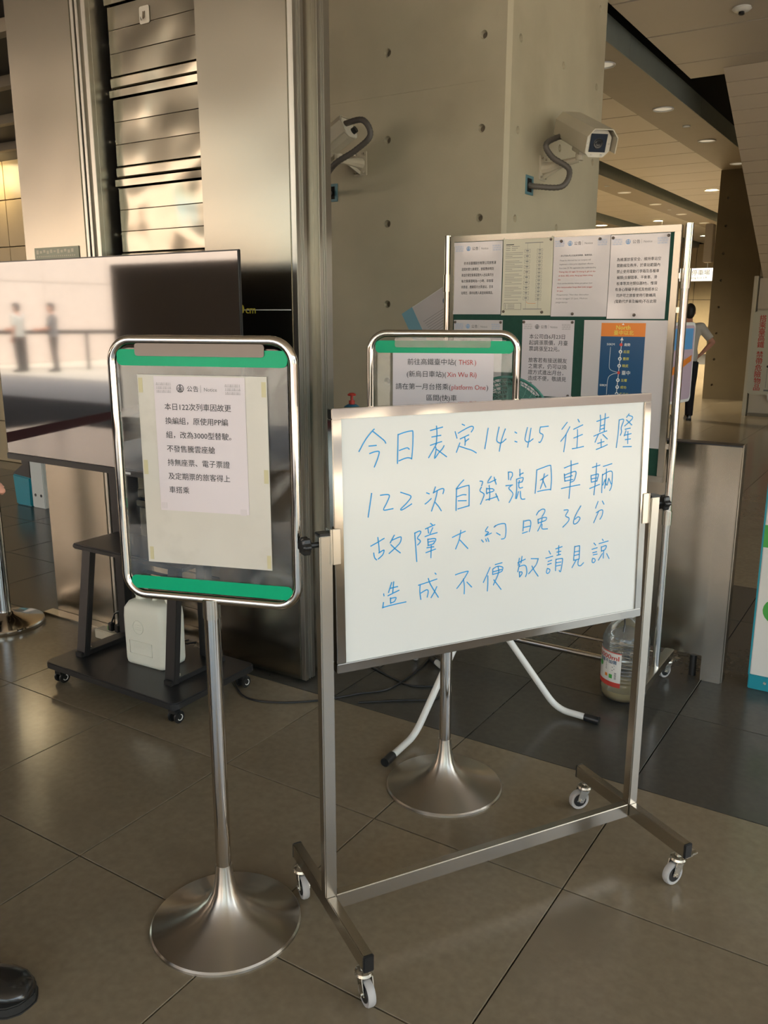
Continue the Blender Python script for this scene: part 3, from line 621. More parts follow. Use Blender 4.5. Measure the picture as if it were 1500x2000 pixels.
ST = [[[[.1137,.2439],[.1095,.2403],[.0934,.2231],[.0772,.1982]],[[.1095,.2403],[.1252,.2279],[.1378,.2174],[.141,.212]],[[.1011,.208],[.1181,.2084]],[[.1024,.1917],[.1141,.1948],[.1236,.1951],[.1251,.1911],[.1202,.1768],[.1131,.1618]],[[.1714,.229],[.1707,.2027],[.1693,.1654]],[[.1714,.2284],[.1878,.2329],[.2043,.2349],[.208,.2317],[.2074,.2003],[.2046,.1727]],[[.1744,.1936],[.1854,.1968],[.1942,.1982],[.1985,.1949]],[[.1731,.1707],[.1874,.175],[.1962,.1759],[.2046,.1737]],[[.2675,.2418],[.2687,.2262],[.2676,.2083],[.2658,.2015]],[[.2522,.2331],[.2828,.239]],[[.2556,.2184],[.2783,.2207]],[[.2522,.1999],[.2658,.2035],[.2806,.2065]],[[.2676,.2023],[.259,.1889],[.2476,.1726]],[[.2658,.1944],[.2663,.1864],[.2624,.1692],[.2727,.1809],[.2829,.1903],[.2868,.1967]],[[.2669,.1904],[.2795,.1815],[.2934,.1714]],[[.3342,.2425],[.3401,.2398]],[[.3157,.2265],[.3205,.2121]],[[.3239,.223],[.3395,.2302],[.3558,.2363],[.3629,.2353],[.3635,.2308],[.3583,.224]],[[.3291,.2095],[.3513,.2173]],[[.3408,.2129],[.3425,.2036],[.3417,.1945]],[[.3425,.2026],[.3514,.2082]],[[.328,.2001],[.3193,.1798]],[[.3281,.1924],[.3469,.186],[.3612,.181],[.372,.1747]],[[.4036,.2293],[.3954,.183]],[[.4334,.2302],[.4278,.2056],[.4295,.1966],[.4401,.1934],[.4526,.2015]],[[.4506,.2251],[.4414,.2022],[.435,.1745]],[[.4776,.2167],[.4823,.2139]],[[.4781,.1948],[.4837,.1927]],[[.5128,.225],[.5072,.2033],[.5075,.1943],[.5169,.1906],[.5292,.1973]],[[.5229,.2226],[.5191,.2],[.5147,.1787]],[[.5498,.2242],[.5483,.2113],[.558,.2055],[.5554,.1952],[.55,.1877],[.5462,.1887]],[[.5498,.2242],[.5726,.225]],[[.628,.2312],[.6131,.2154]],[[.6363,.2199],[.625,.2015],[.6109,.1865]],[[.6265,.2028],[.6241,.183],[.6207,.1606]],[[.6602,.2367],[.6648,.2303]],[[.6484,.2134],[.6751,.2226]],[[.66,.2114],[.6609,.1914],[.6599,.1686]],[[.6499,.192],[.6751,.1991]],[[.6461,.1661],[.6626,.1671],[.6798,.1695]],[[.7284,.2434],[.7302,.2277],[.7287,.2035]],[[.7439,.2464],[.7432,.227],[.7423,.204]],[[.7183,.2288],[.7546,.2372]],[[.7308,.2169],[.7426,.2195]],[[.7312,.2087],[.743,.2108]],[[.711,.1929],[.7317,.1992],[.7502,.2036]],[[.725,.1969],[.7151,.1778]],[[.7387,.1953],[.753,.1836]],[[.7342,.1836],[.7352,.1637]],[[.7234,.174],[.743,.1776]],[[.72,.1592],[.7369,.1636],[.7538,.1688]],[[.7885,.2287],[.787,.1946],[.783,.16]],[[.7885,.2287],[.8006,.23],[.8027,.2252],[.7959,.2092],[.7979,.1995],[.7942,.1901]],[[.8192,.2421],[.8119,.2343]],[[.8194,.238],[.8302,.2348],[.8288,.228],[.8069,.2127]],[[.8123,.2275],[.8297,.2142]],[[.8091,.2043],[.8249,.2062]],[[.8119,.2001],[.8066,.188]],[[.8183,.1983],[.8194,.1678]],[[.8083,.1893],[.8286,.1922]],[[.8107,.1781],[.8272,.179]],[[.8047,.1605],[.8313,.1593]]],[[[.1056,.1035],[.0965,.0519]],[[.127,.0976],[.1385,.098],[.1472,.0968],[.1483,.0917],[.1405,.0764],[.1338,.0641],[.1469,.0638],[.1572,.0648]],[[.1769,.0997],[.1913,.0942],[.2019,.0892],[.2001,.0829],[.1889,.0718],[.1761,.0613],[.1821,.0603],[.2039,.0708]],[[.2423,.0927],[.2487,.09]],[[.2384,.0675],[.2453,.0716],[.2538,.0783]],[[.2648,.1041],[.2597,.0911]],[[.2597,.0911],[.2705,.0959],[.2821,.099],[.2872,.0965],[.2844,.0874]],[[.2701,.0959],[.2648,.0749],[.2549,.0497]],[[.2632,.0699],[.2729,.0586],[.2799,.048]],[[.3389,.1141],[.3288,.1052],[.3194,.0951]],[[.3206,.0956],[.3196,.0698],[.3193,.0448]],[[.3218,.0949],[.3359,.0984],[.3513,.1002],[.3538,.0958],[.3542,.0529]],[[.3224,.0768],[.3361,.0797],[.3456,.0788]],[[.325,.0667],[.3462,.0652]],[[.3245,.0478],[.3542,.0523]],[[.3831,.1078],[.3906,.1059],[.3877,.0971]],[[.3872,.0933],[.3834,.0845],[.394,.0771],[.3935,.0694],[.3853,.0532]],[[.4138,.1163],[.4041,.1016],[.4266,.108]],[[.422,.1136],[.4277,.097]],[[.4013,.0894],[.4015,.0777],[.403,.0763]],[[.4013,.0881],[.4179,.0867],[.421,.0812],[.4024,.0777]],[[.4087,.0953],[.4106,.073],[.4093,.0606]],[[.4002,.0615],[.4183,.0645],[.4319,.0672]],[[.4272,.0741],[.4357,.0568]],[[.4613,.1229],[.4627,.1051]],[[.462,.1229],[.4715,.1213],[.4729,.1134],[.4694,.1084],[.4679,.1038]],[[.455,.0908],[.4735,.091]],[[.4698,.0895],[.4631,.0841],[.4742,.0725],[.4744,.0646],[.4654,.0496]],[[.4937,.1267],[.4947,.1103]],[[.4931,.1136],[.5033,.1175]],[[.4849,.1032],[.4861,.0821],[.4835,.0577]],[[.4855,.104],[.502,.1066],[.5037,.1017],[.5007,.0966]],[[.4928,.0999],[.4916,.0869],[.4948,.0818],[.5026,.0827]],[[.4898,.0949],[.5007,.0961]],[[.4913,.0731],[.486,.0574]],[[.4966,.0732],[.4979,.0598],[.5018,.0541],[.5097,.0539]],[[.5426,.1197],[.5417,.0959],[.5394,.0654]],[[.5425,.1216],[.5631,.1266],[.5806,.1301],[.584,.1245],[.5867,.0948],[.585,.0694]],[[.5544,.0962],[.575,.1065]],[[.5652,.1105],[.561,.0916],[.5545,.0756]],[[.5599,.097],[.5705,.0774]],[[.5467,.0687],[.5649,.0704],[.5849,.0707]],[[.644,.1361],[.6448,.1009],[.6411,.0434]],[[.6242,.1201],[.6444,.1253],[.6649,.1286]],[[.6248,.1052],[.6268,.0874]],[[.6256,.1024],[.6419,.1066],[.6577,.1094],[.6604,.1024],[.6544,.0865],[.6428,.0834]],[[.6265,.0956],[.6488,.0992]],[[.6268,.0874],[.6509,.0895]],[[.617,.0698],[.6433,.0725],[.6726,.0746]],[[.7228,.1243],[.7225,.0947],[.7181,.0452]],[[.7103,.1149],[.7333,.1192]],[[.7069,.0945],[.7086,.0792]],[[.7069,.0945],[.7265,.0971],[.7301,.094],[.7257,.0792]],[[.7083,.0862],[.7253,.0875]],[[.7087,.0779],[.7257,.08]],[[.7043,.0622],[.7341,.0702]],[[.7445,.115],[.7709,.1199]],[[.7428,.0952],[.7428,.0485]],[[.7429,.093],[.7591,.1],[.7713,.1005],[.7743,.0905],[.7734,.0626],[.7676,.0519]],[[.7546,.1073],[.7549,.0809],[.7509,.059]],[[.7515,.0812],[.7452,.0678]],[[.7515,.0798],[.7564,.0669]],[[.7635,.083],[.7592,.0666]],[[.7635,.083],[.7713,.0684]]],[[[.1192,.0029],[.1215,-.0161],[.1225,-.0315]],[[.1019,-.0145],[.1191,-.0076],[.1343,-.0007]],[[.1087,-.0315],[.1105,-.0418],[.1152,-.0475]],[[.1212,-.0325],[.1327,-.0273],[.1339,-.0305],[.13,-.0383],[.1198,-.046]],[[.1598,.0035],[.1546,-.0047],[.1499,-.0124]],[[.1546,-.007],[.1725,-.002],[.1772,-.0042],[.1724,-.0174],[.1466,-.0368]],[[.1514,-.0173],[.162,-.028],[.1743,-.0385]],[[.2115,.0031],[.214,-.0294],[.2165,-.0639]],[[.2115,.0024],[.222,.0063],[.2267,.005],[.2259,.0003],[.218,-.0095],[.2245,-.015],[.2253,-.0199],[.2187,-.0256]],[[.2524,.0209],[.2569,.0173]],[[.2391,.0096],[.2631,.0166]],[[.2458,.0089],[.2471,-.0008]],[[.2577,.01],[.2511,-.0025]],[[.2383,-.0082],[.2537,-.0047],[.2692,-.0025]],[[.2452,-.015],[.2463,-.0284]],[[.2452,-.0157],[.2631,-.0154],[.2658,-.0198],[.2604,-.0264]],[[.2457,-.0223],[.2612,-.0209]],[[.2463,-.0303],[.2604,-.0276]],[[.2404,-.0463],[.265,-.0408]],[[.2543,-.0317],[.2532,-.0595]],[[.243,-.0352],[.2604,-.0349]],[[.3099,-.0182],[.3283,-.0123],[.3443,-.0074]],[[.3324,-.0042],[.3284,-.0257],[.3189,-.0467]],[[.3306,-.0272],[.3396,-.0368],[.3516,-.0494]],[[.4063,-.0036],[.3993,-.0133],[.4086,-.0166],[.3981,-.0248],[.4161,-.0198]],[[.4086,-.0178],[.4034,-.0219]],[[.3895,-.0335],[.3943,-.0389]],[[.4009,-.0325],[.4031,-.0381]],[[.4062,-.031],[.4098,-.0393]],[[.4239,-.006],[.4351,-.0009],[.4512,-.0003],[.4562,-.0043],[.4576,-.0209],[.4547,-.0358],[.4452,-.0376]],[[.4239,-.006],[.4271,-.0031]],[[.4309,-.021],[.441,-.0272]],[[.5079,.0001],[.5066,-.0239]],[[.5115,-.0008],[.5226,.0004],[.5283,-.003],[.5286,-.0144],[.5248,-.0278]],[[.5091,-.0159],[.5258,-.0146]],[[.5054,-.0302],[.5192,-.0277]],[[.5514,.02],[.5447,.0112]],[[.5514,.0193],[.5612,.0238],[.5692,.0218],[.5685,.0147],[.5617,.0059]],[[.5501,-.0001],[.551,-.0109]],[[.5501,-.0012],[.5619,.0023],[.5746,.0017],[.5729,-.0048],[.5664,-.0065]],[[.5509,-.0097],[.5706,-.0058]],[[.5619,.0023],[.5595,-.013],[.5501,-.0291]],[[.5624,-.0145],[.5627,-.0253],[.5785,-.027]],[[.6273,.0149],[.6405,.0136],[.6323,-.0001],[.6427,-.006],[.6416,-.0144],[.6252,-.0279]],[[.6784,.0203],[.6645,.0003],[.6578,-.0161],[.6596,-.0236],[.6699,-.021],[.6777,-.0108],[.6707,-.0064],[.6621,-.0116]],[[.732,.0266],[.7252,.0106]],[[.7456,.0266],[.7512,.0182]],[[.7282,-.0017],[.7407,.0037],[.7484,.0022],[.7469,-.0105],[.7404,-.0197]],[[.7356,.0017],[.721,-.0264]]],[[[.1522,-.1055],[.1443,-.1273]],[[.1574,-.1045],[.1546,-.1299]],[[.149,-.1183],[.1669,-.1167]],[[.1429,-.1348],[.1702,-.1261]],[[.1319,-.1291],[.1326,-.1335]],[[.1488,-.1412],[.1492,-.1534]],[[.1493,-.1425],[.1596,-.1416],[.163,-.1433],[.1583,-.1511],[.1492,-.1529]],[[.1312,-.1495],[.1292,-.1613]],[[.1292,-.1608],[.1556,-.158],[.1878,-.1562]],[[.2208,-.121],[.2456,-.1171],[.2686,-.1129]],[[.225,-.1216],[.2242,-.1375],[.2268,-.1556]],[[.2274,-.1404],[.2416,-.135],[.2462,-.1394],[.2435,-.1526]],[[.2465,-.1087],[.2524,-.1242],[.2728,-.1573]],[[.2686,-.1314],[.2632,-.1418],[.2537,-.1553]],[[.264,-.098],[.2667,-.1008]],[[.3188,-.1092],[.3332,-.1067],[.3522,-.1049],[.3514,-.1091],[.3389,-.1262],[.3229,-.1428]],[[.3403,-.1226],[.3433,-.1394],[.3429,-.159]],[[.3502,-.1315],[.3631,-.1451]],[[.414,-.1039],[.4049,-.1217],[.3958,-.1382]],[[.4082,-.124],[.4085,-.1423],[.4074,-.1612]],[[.4288,-.0987],[.4478,-.0964]],[[.4222,-.1086],[.4216,-.1215]],[[.423,-.1082],[.4356,-.1037],[.4493,-.1073],[.4502,-.1122],[.4455,-.1187],[.4224,-.1223]],[[.4231,-.1158],[.4467,-.1129]],[[.4365,-.1045],[.4387,-.1202],[.4242,-.1486]],[[.4254,-.1363],[.4351,-.1484],[.4463,-.1627]],[[.4978,-.092],[.4948,-.1084]],[[.5055,-.0881],[.5031,-.1034]],[[.4938,-.1023],[.5146,-.096]],[[.499,-.1065],[.4938,-.1246]],[[.4977,-.1124],[.5116,-.1105],[.5188,-.1163],[.5206,-.1311],[.5172,-.1403]],[[.4986,-.1257],[.4998,-.1387]],[[.4995,-.1266],[.5051,-.1266],[.5066,-.1316],[.4998,-.1387]],[[.5324,-.097],[.5537,-.0997]],[[.5537,-.0997],[.5471,-.1151],[.5264,-.1342]],[[.5352,-.116],[.5432,-.1292],[.5545,-.1441]],[[.5853,-.0841],[.5901,-.092]],[[.5766,-.1011],[.5967,-.0987]],[[.5833,-.1104],[.5942,-.1084]],[[.5824,-.1184],[.593,-.1166]],[[.5818,-.1281],[.5793,-.1376],[.5832,-.1413],[.5888,-.1376],[.5892,-.1315],[.5818,-.1281]],[[.6147,-.0742],[.6147,-.0967]],[[.6057,-.0809],[.6245,-.0775]],[[.6095,-.0899],[.6211,-.0889]],[[.6098,-.0981],[.6208,-.097]],[[.6072,-.108],[.6068,-.1368]],[[.6081,-.1082],[.6248,-.1078],[.6278,-.1119],[.6243,-.1349],[.6216,-.142],[.618,-.1378]],[[.6084,-.1168],[.6222,-.1166]],[[.6087,-.1255],[.6216,-.1246]],[[.6641,-.0817],[.662,-.1161]],[[.6642,-.0825],[.6769,-.0815],[.6795,-.0848],[.6793,-.1146]],[[.6647,-.0959],[.6784,-.0951]],[[.6639,-.1052],[.6779,-.1039]],[[.6621,-.1174],[.6793,-.1158]],[[.6696,-.1183],[.6578,-.1355]],[[.677,-.118],[.6761,-.1304],[.6838,-.1346],[.6934,-.1276]],[[.7242,-.0801],[.7299,-.0858]],[[.7189,-.0957],[.7349,-.0933]],[[.7217,-.1048],[.7339,-.1038]],[[.7235,-.1108],[.7357,-.1103]],[[.7218,-.1199],[.7207,-.1285],[.7255,-.1316],[.7304,-.1272],[.7287,-.122],[.7218,-.1199]],[[.7507,-.0731],[.754,-.0768]],[[.7411,-.0833],[.7696,-.0798]],[[.7486,-.0925],[.7499,-.1044]],[[.7493,-.0935],[.7624,-.0908],[.7648,-.0949],[.7599,-.1019],[.7498,-.1037]],[[.7569,-.104],[.7564,-.1229]],[[.7527,-.1111],[.7411,-.1266]],[[.7667,-.1128],[.7752,-.1265]]]]
for row in ST:
    mb = MB()
    pass
    cl = []
    for s_ in row:
        lo, hi = min(p[0] for p in s_), max(p[0] for p in s_); hit = [c_ for c_ in cl if lo < c_[1]+.0045 and hi > c_[0]-.0045]
        n_c = [min([lo]+[c_[0] for c_ in hit]), max([hi]+[c_[1] for c_ in hit]), [s_]+[q for c_ in hit for q in c_[2]]]
        cl = [c_ for c_ in cl if c_ not in hit]+[n_c]
    for lo, hi, ss_ in sorted(cl, key=lambda c_: c_[0]):
        mb = MB()
        for s_ in ss_: mb.ribbon(s_, .0026, -.0002)
        Bm(mb).build('handwritten_character', M['marker'], wbd, smooth=0)
# ================================================================= SIGN STANDS
def sign_stand(label, loc, rz, dx=0.0):
    t = thing('sign_stand', label, 'sign stand', loc, rz)
    prof = [(.186, 0), (.186, .006), (.182, .010), (.150, .017), (.105, .030), (.070, .047), (.045, .068), (.031, .092), (.0235, .125), (.0195, .160), (.0195, .165)]
    MB().lathe([(.0001, 0)]+prof, 96).build('base', M['spun'], t, smooth=30)
    MB().cyl((0, 0, .158), (0, 0, .845), .0185, 28).build('pole', M['chrome'], t)
    MB().cyl((0, 0, .806), (0, 0, .853), .0205, 28).build('collar', M['steel_dull'], t, bev=.0015)
    R0 = .048; path = [(x+dx, 0, z_) for x, z_ in rrect(-.211, .211, .851, 1.431, R0, 8)]
    MB().tube(path, .0105, 14, closed=True).build('frame', M['chrome'], t, smooth=60)
    MB().prism([(x+dx, z_) for x, z_ in rrect(-.198, .198, .866, 1.414, .03, 5)], -.003, .001).build('clear_sheet', M['clear'], t, smooth=0)
    top = [(x+dx, z_) for x, z_ in rrect(-.196, .200, 1.376, 1.411, .012, 4)]
    MB().prism(top, -.0055, -.0035).build('green_strip', M['green'], t); 
    MB().prism([(x+dx, z_) for x, z_ in rrect(-.196, .200, .866, .897, .012, 4)], -.0055, -.0035).build('green_strip', M['green'], t)
    return t
s1 = sign_stand('sign stand with pedestal base at the left, notice of train 122 taped on its sheet', (-1.33, 1.345, 0), 18.4)
MB().prism(rrect(-.150, .150, 1.397, 1.424, .006, 3), -.0085, -.006).build('top_clip', mat('tinted clip', (.10, .075, .06), .10), s1)
for k in range(9): MB().box(-.02+.022*k, -.008+.022*k, .0012, .0017, .879, .883).build('faded_print', M['leaf_green'], s1, smooth=0) if k < 1 else None
bp = MB().box(-.149, .153, -.0055, -.0035, .932, 1.357).build('backing_board', M['card'], smooth=0); bp.location = s1.location; bp.rotation_euler = s1.rotation_euler
tag(bp, 'worn grey backing board taped inside the left sign, behind the notice', 'board')
for x, z_, w_, h_ in ((-.147, 1.318, .010, .032), (-.146, 1.136, .010, .032), (-.144, .938, .009, .030), (.141, 1.314, .010, .032), (.141, 1.128, .010, .03), (.142, .936, .009, .03)):
    MB().box(x, x+w_, -.0061, -.0056, z_, z_+h_).build('tape', M['tape'], bp, smooth=0)
def sheet(name, label, loc, rz, x0, x1, z0, z1, y, m='paper', group=None, bend=0.0, cat='notice'):
    n = 14; mb = MB()
    vs_ = []; 
    for i in range(n+1):
        for j in range(n+1):
            u, v = i/n, j/n; dy = -bend*(abs(u-.5)*2)**3*(abs(v-.5)*2)**2
            vs_.append((x0+(x1-x0)*u, y+dy-.0006, z0+(z1-z0)*v))
    m_ = len(vs_); vs_ += [(a, y, c_) for a, b, c_ in vs_]
    fs = []
    for i in range(n):
        for j in range(n):
            a = i*(n+1)+j; fs += [(a, a+1, a+n+2, a+n+1), (m_+a, m_+a+n+1, m_+a+n+2, m_+a+1)]
    rim = [j for j in range(n+1)]+[i*(n+1)+n for i in range(1, n+1)]+[n*(n+1)+j for j in range(n-1, -1, -1)]+[i*(n+1) for i in range(n-1, 0, -1)]
    for a, b in zip(rim, rim[1:]+rim[:1]): fs.append((a, m_+a, m_+b, b))
    o = mb.add(vs_, fs).build(name, M[m], smooth=30); o.location = loc; o.rotation_euler = (0, 0, math.radians(rz))
    return tag(o, label, cat, group)
n1 = sheet('paper_notice', 'white notice sheet with seven black lines on the left sign', s1.location, 18.4, -.109, .104, 1.056, 1.354, -.0065)
P = Print(-.109, 1.354, -.0075); notice_head(P)
for k, t_ in enumerate(['本日122次列車因故更', '換編組，原使用PP編', '組，改為3000型替駛。', '不發售騰雲座艙', '持無座票、電子票證', '及定期票的旅客得上', '車搭乘']):
    P.text(t_, .0225, .0655+.0308*k, .0158, 'ink', .012)
P.build(n1)
for x, z_ in ((.002, 1.066), (.193, 1.06)): MB().box(-.109+x, -.109+x+.014, -.0080, -.0077, z_-.006, z_+.008).build('clear_tape', M['tape_clear'], n1, smooth=0)
s2 = sign_stand('sign stand with pedestal base behind the whiteboard, with a red and black platform notice', (-1.178, 2.200, 0), 24.0, dx=-.026)
MB().prism(rrect(-.165, .110, 1.392, 1.420, .006, 3), -.0075, -.0035).build('top_clip', M['clip'], s2)
n2 = sheet('paper_notice', 'white platform notice with red English words on the sign behind the whiteboard', s2.location, 24.0, -.171, .120, 1.18, 1.398, -.0045)
P = Print(-.171, 1.398, -.0056); c0 = .137
P.text('前往高鐵臺中站(', .042, .047, .0185, 'ink', .004); P.text('THSR', .191, .047, .019, 'red_ink', .004, fit=.042); P.text(')', .236, .047, .0185, 'red_ink')
P.text('(新烏日車站)(', .040, .082, .0185, 'ink', .004); P.text('Xin Wu Ri)', .158, .082, .019, 'red_ink', .004, fit=.085)
P.text('請在第一月台搭乘(', .008, .118, .0185, 'ink', .004); P.text('platform One', .172, .118, .0185, 'red_ink', .004, fit=.098); P.text(')', .272, .118, .0185, 'ink')
P.text('區間(快)車', .098, .150, .0185, 'ink', .004); P.text('THSR Xin Wu Ri', .05, .188, .0185, 'red_ink', .004, fit=.18); P.build(n2)
# ================================================================= GREEN NOTICE BOARD
nb = thing('notice_board', 'tall green felt notice board in a steel frame on casters by the pier', 'notice board', (0, 3.25, 0))
XL, XR = -1.768, -.798
for x in (XL, XR):
    MB().cyl((x, 0, .115), (x, 0, 1.80), .0145, 20).build('pole', M['chrome'], nb)
    MB().cyl((x, 0, 1.575), (x, 0, 1.645), .0185, 20).build('sleeve', M['chrome'], nb, bev=.001)
    MB().cyl((x, 0, .700), (x, 0, .755), .019, 20).build('sleeve', M['steel_dull'], nb, bev=.001)
    MB().box(x-.019, x+.019, -.25, .22, .085, .120).build('foot', M['steel_dull'], nb, bev=.002)
    for y in (-.235, .205): caster(nb, x, y, .086, 150 if y > 0 else 20, r=.030, brake=y > 0)
MB().cyl((XL, 0, .105), (XR, 0, .105), .0125, 16).build('lower_rail', M['chrome'], nb)
MB().cyl((XL, .05, .16), (XR, .05, .16), .006, 12).build('lower_rail', M['chrome'], nb)
BX0, BX1, BZ0, BZ1 = -1.750, -.822, .862, 1.796
for a in ((BX0, BX1, BZ1-.024, BZ1), (BX0, BX1, BZ0, BZ0+.024), (BX0, BX0+.018, BZ0+.024, BZ1-.024), (BX1-.024, BX1, BZ0+.024, BZ1-.024)): MB().box(a[0], a[1], -.012, .012, a[2], a[3]).build('frame_rail', M['steel'], nb, bev=.0015)
MB().box(BX0+.015, BX1-.02, -.006, .008, BZ0+.02, BZ1-.02).build('felt_panel', M['felt'], nb, smooth=0)
for z_ in (1.62, 1.50, 1.0): MB().box(BX1-.004, XR-.01, -.006, .006, z_-.01, z_+.01).build('clip', M['steel_dull'], nb, bev=.002); MB().box(XL+.01, BX0+.004, -.006, .006, z_-.01, z_+.01).build('clip', M['plastic_black'], nb, bev=.002)
def pins(o, pts):
    for x, z_ in pts: MB().lathe([(.0001, .008), (.004, .007), (.0055, .004), (.0055, .001), (.003, 0)], 12).xf(Matrix.Translation((x, -.0095, z_)) @ Matrix.Rotation(PI/2, 4, 'X')).build('push_pin', M['groove'], o)
GRP = 'notices pinned on the green board'
LOC = (0, 3.25, 0)
def bsheet(label, x0, x1, z0, z1, m='sleeve', y=-.0075, bend=.003): return sheet('paper_notice', label, LOC, 0, x0, x1, z0, z1, y, m, GRP, bend)
Y_ = -.0083
a = bsheet('laminated notice with six short lines, top left of the green board', -1.733, -1.516, 1.484, 1.770)
P = Print(-1.733, 1.770, Y_-.0003); notice_head(P, .217, 'blue_ink', 'blue_ink')
for k, t_ in enumerate(['依本局臺鐵股份有限公司旅客運', '送契約第九條規定，旅客應依時刻', '表並於規定乘車區間內入出站乘月台', '每次乘車限時為一小時，非旅客', '持票者，應購買月台票進站，至本', '站規定，請向站務人員查詢乘車區。']): P.text(t_, .035+.01*(k == 0), .083+.0235*k, .0125, 'ink', .01, fit=.145)
P.build(a, bend=(0.217, 0.286, 0.003))
a = bsheet('cream fare route sheet with tiny text and boxes, second on the top row', -1.512, -1.302, 1.480, 1.778, 'paper_cream', bend=.005)
P = Print(-1.512, 1.778, Y_-.0003); P.line([(.0, .0), (.0, .0001)], .0001)
P.k.clear()
P.rect(.012, .045, .024, .027); 
for k in range(3): P.rect(.012, .030, .032+.007*k, .0335+.007*k, 'grey_ink'); P.rect(.036, .07-.008*k, .032+.007*k, .0335+.007*k, 'grey_ink')
v = .056
for k in range(30):
    if k % 8 not in (4,): P.rect(.010, (.085, .084, .040, .083, .083, .070, .082, .050)[k % 8], v, v+.0013, 'grey_ink')
    v += .0063
for r_ in ((.010, .084, .250, .251), (.010, .084, .275, .276), (.010, .011, .250, .276), (.083, .084, .250, .276)): P.rect(*r_)
for k in range(4): P.rect(.014, .02, .255+.005*k, .257+.005*k, 'grey_ink'); P.rect(.025, .055, .255+.005*k, .2565+.005*k, 'grey_ink')
P.rect(.092, .168, .020, .0225, 'grey_ink'); P.rect(.092, .172, .272, .2745, 'grey_ink')
for c_, x in ((0, .103), (1, .155)):
    n_ = 10 if c_ == 0 else 14; st = (.245-.045)/n_
    P.rect(x-.0004, x+.0004, .022, .272, 'grey_ink')
    for k in range(n_):
        v0 = .045+k*st; [P.rect(*r_, 'grey_ink') for r_ in ((x-.012, x+.012, v0, v0+.0009), (x-.012, x+.012, v0+st*.62, v0+st*.62+.0009), (x-.012, x-.0111, v0, v0+st*.62), (x+.0111, x+.012, v0, v0+st*.62))]; P.rect(x-.006, x+.006, v0+st*.2, v0+st*.38, 'grey_ink')
P.line([(.106, .244), (.112, .251), (.145, .252)], .0012, 'orange'); P.build(a, bend=(0.21, 0.298, 0.005))
pins(a, [(-1.503, 1.495), (-1.338, 1.493), (-1.312, 1.766)])
a = bsheet('laminated notice with small faint bilingual lines, third on the top row', -1.300, -1.078, 1.476, 1.773)
P = Print(-1.300, 1.773, Y_-.0003); notice_head(P, .217, 'blue_ink', 'blue_ink')
P.text('‧ 本公司自6月23日起調漲票價，敬請見諒。‧', .026, .070, .007, 'ink', .006, fit=.135)
for k, (t_, q, w_, ink) in enumerate([('‧ Please be informed that our company will', .024, .125, 'grey_ink'), ('implement a ticket price adjustment effective', .026, .134, 'grey_ink'), ('from June 23. We appreciate your understanding', .026, .145, 'grey_ink'), ('‧ Thông báo từ ngày 23 tháng 6, giá vé tàu', .020, .150, 'red_ink'), ('sẽ được điều chỉnh. Mong quý khách thông', .024, .136, 'red_ink'), ('cảm.', .022, .012, 'red_ink'), ('‧ Kami memberitahukan bahwa perusahaan kami', .018, .142, 'grey_ink'), ('akan menyesuaikan harga tiket mulai tanggal', .02, .14, 'red_ink'), ('23 Juni.', .02, .026, 'red_ink'), ('‧ Pengumuman. Tiket akan disesuaikan', .016, .132, 'grey_ink'), ('mulai tanggal 23 Juni. Mohon', .018, .126, 'grey_ink'), ('pengertiannya.', .018, .048, 'grey_ink')]):
    P.text(t_, q, .087+.0142*k, .0075, ink, .004, fit=w_)
P.build(a, bend=(0.222, 0.297, 0.003)); pins(a, [(-1.270, 1.757), (-1.118, 1.759), (-1.212, 1.486)])
a = bsheet('laminated notice with eight lines, top right of the green board', -1.076, -.860, 1.468, 1.770)
P = Print(-1.076, 1.770, Y_-.0003); notice_head(P, .215, 'blue_ink', 'blue_ink')
for k, t_ in enumerate(['為維護旅客安全、維持車站空', '間動線及秩序，於車站範圍內', '禁止使用電動行李箱及各種車', '輛類(含腳踏車、平衡車、滑', '板車等其他類似器材)，惟領', '有身心障礙手冊或其他經本公', '司許可之旅客使用行動輔具', '(電動代步車及輪椅)不在此限']): P.text(t_, .026+(.0, .002, .002, .004, .004, .0, .006, .0)[k], .088+.0215*k, .0128, 'ink', .01, fit=(.162, .158, .156, .148, .150, .158, .146, .156)[k])
P.build(a, bend=(0.216, 0.302, 0.003)); pins(a, [(-1.068, 1.760), (-.866, 1.760), (-.972, 1.482)])
a = bsheet('partly hidden laminated notice directly under the top left one', -1.728, -1.506, 1.165, 1.461)
P = Print(-1.728, 1.461, Y_-.0003); notice_head(P, .217, 'blue_ink', 'blue_ink')
for k in range(5): P.text('旅客請注意月台間隙，小心上下', .03, .085+.0235*k, .0125, 'ink', .01, fit=.15)
P.build(a, bend=(0.222, 0.296, 0.003)); pins(a, [(-1.722, 1.452), (-1.514, 1.452)])
a = bsheet('white fare rise notice of June 23 in black, middle of the second row', -1.418, -1.202, 1.164, 1.462, 'paper')
P = Print(-1.418, 1.462, Y_-.0003); notice_head(P, .208, 'ink', 'grey_ink')
for k, t_ in enumerate(['本公司自6月23日', '起調漲票價，月臺', '票調漲至22元。', '', '旅客若有接送親友', '之需求，仍可以換', '證方式進出月台，', '造成不便，敬請見', '諒。']):
    P.text(t_, .030, .064+.0239*k-(.003 if k > 3 else 0), .0195, 'ink', .004)
P.build(a, bend=(0.216, 0.298, 0.003)); pins(a, [(-1.412, 1.454), (-1.210, 1.454), (-1.214, 1.170)])
a = bsheet('large grey sleeve holding a blue and orange station map, right of the second row', -1.162, -.832, .99, 1.463)
P = Print(-1.162, 1.463, Y_-.0003); P.rect(.068, .236, .010, .060, 'orange'); P.rect(.068, .236, .060, .42, 'navy')
P.y -= .0004
P.text('North', .152, .026, .021, 'yellow', .03, align='c'); P.text('臺中以北', .155, .046, .018, 'yellow', .02, align='c', fit=.075)
P.poly([(.146, .017), (.156, .017), (.151, .011)], 'white_ink')
xc = .148
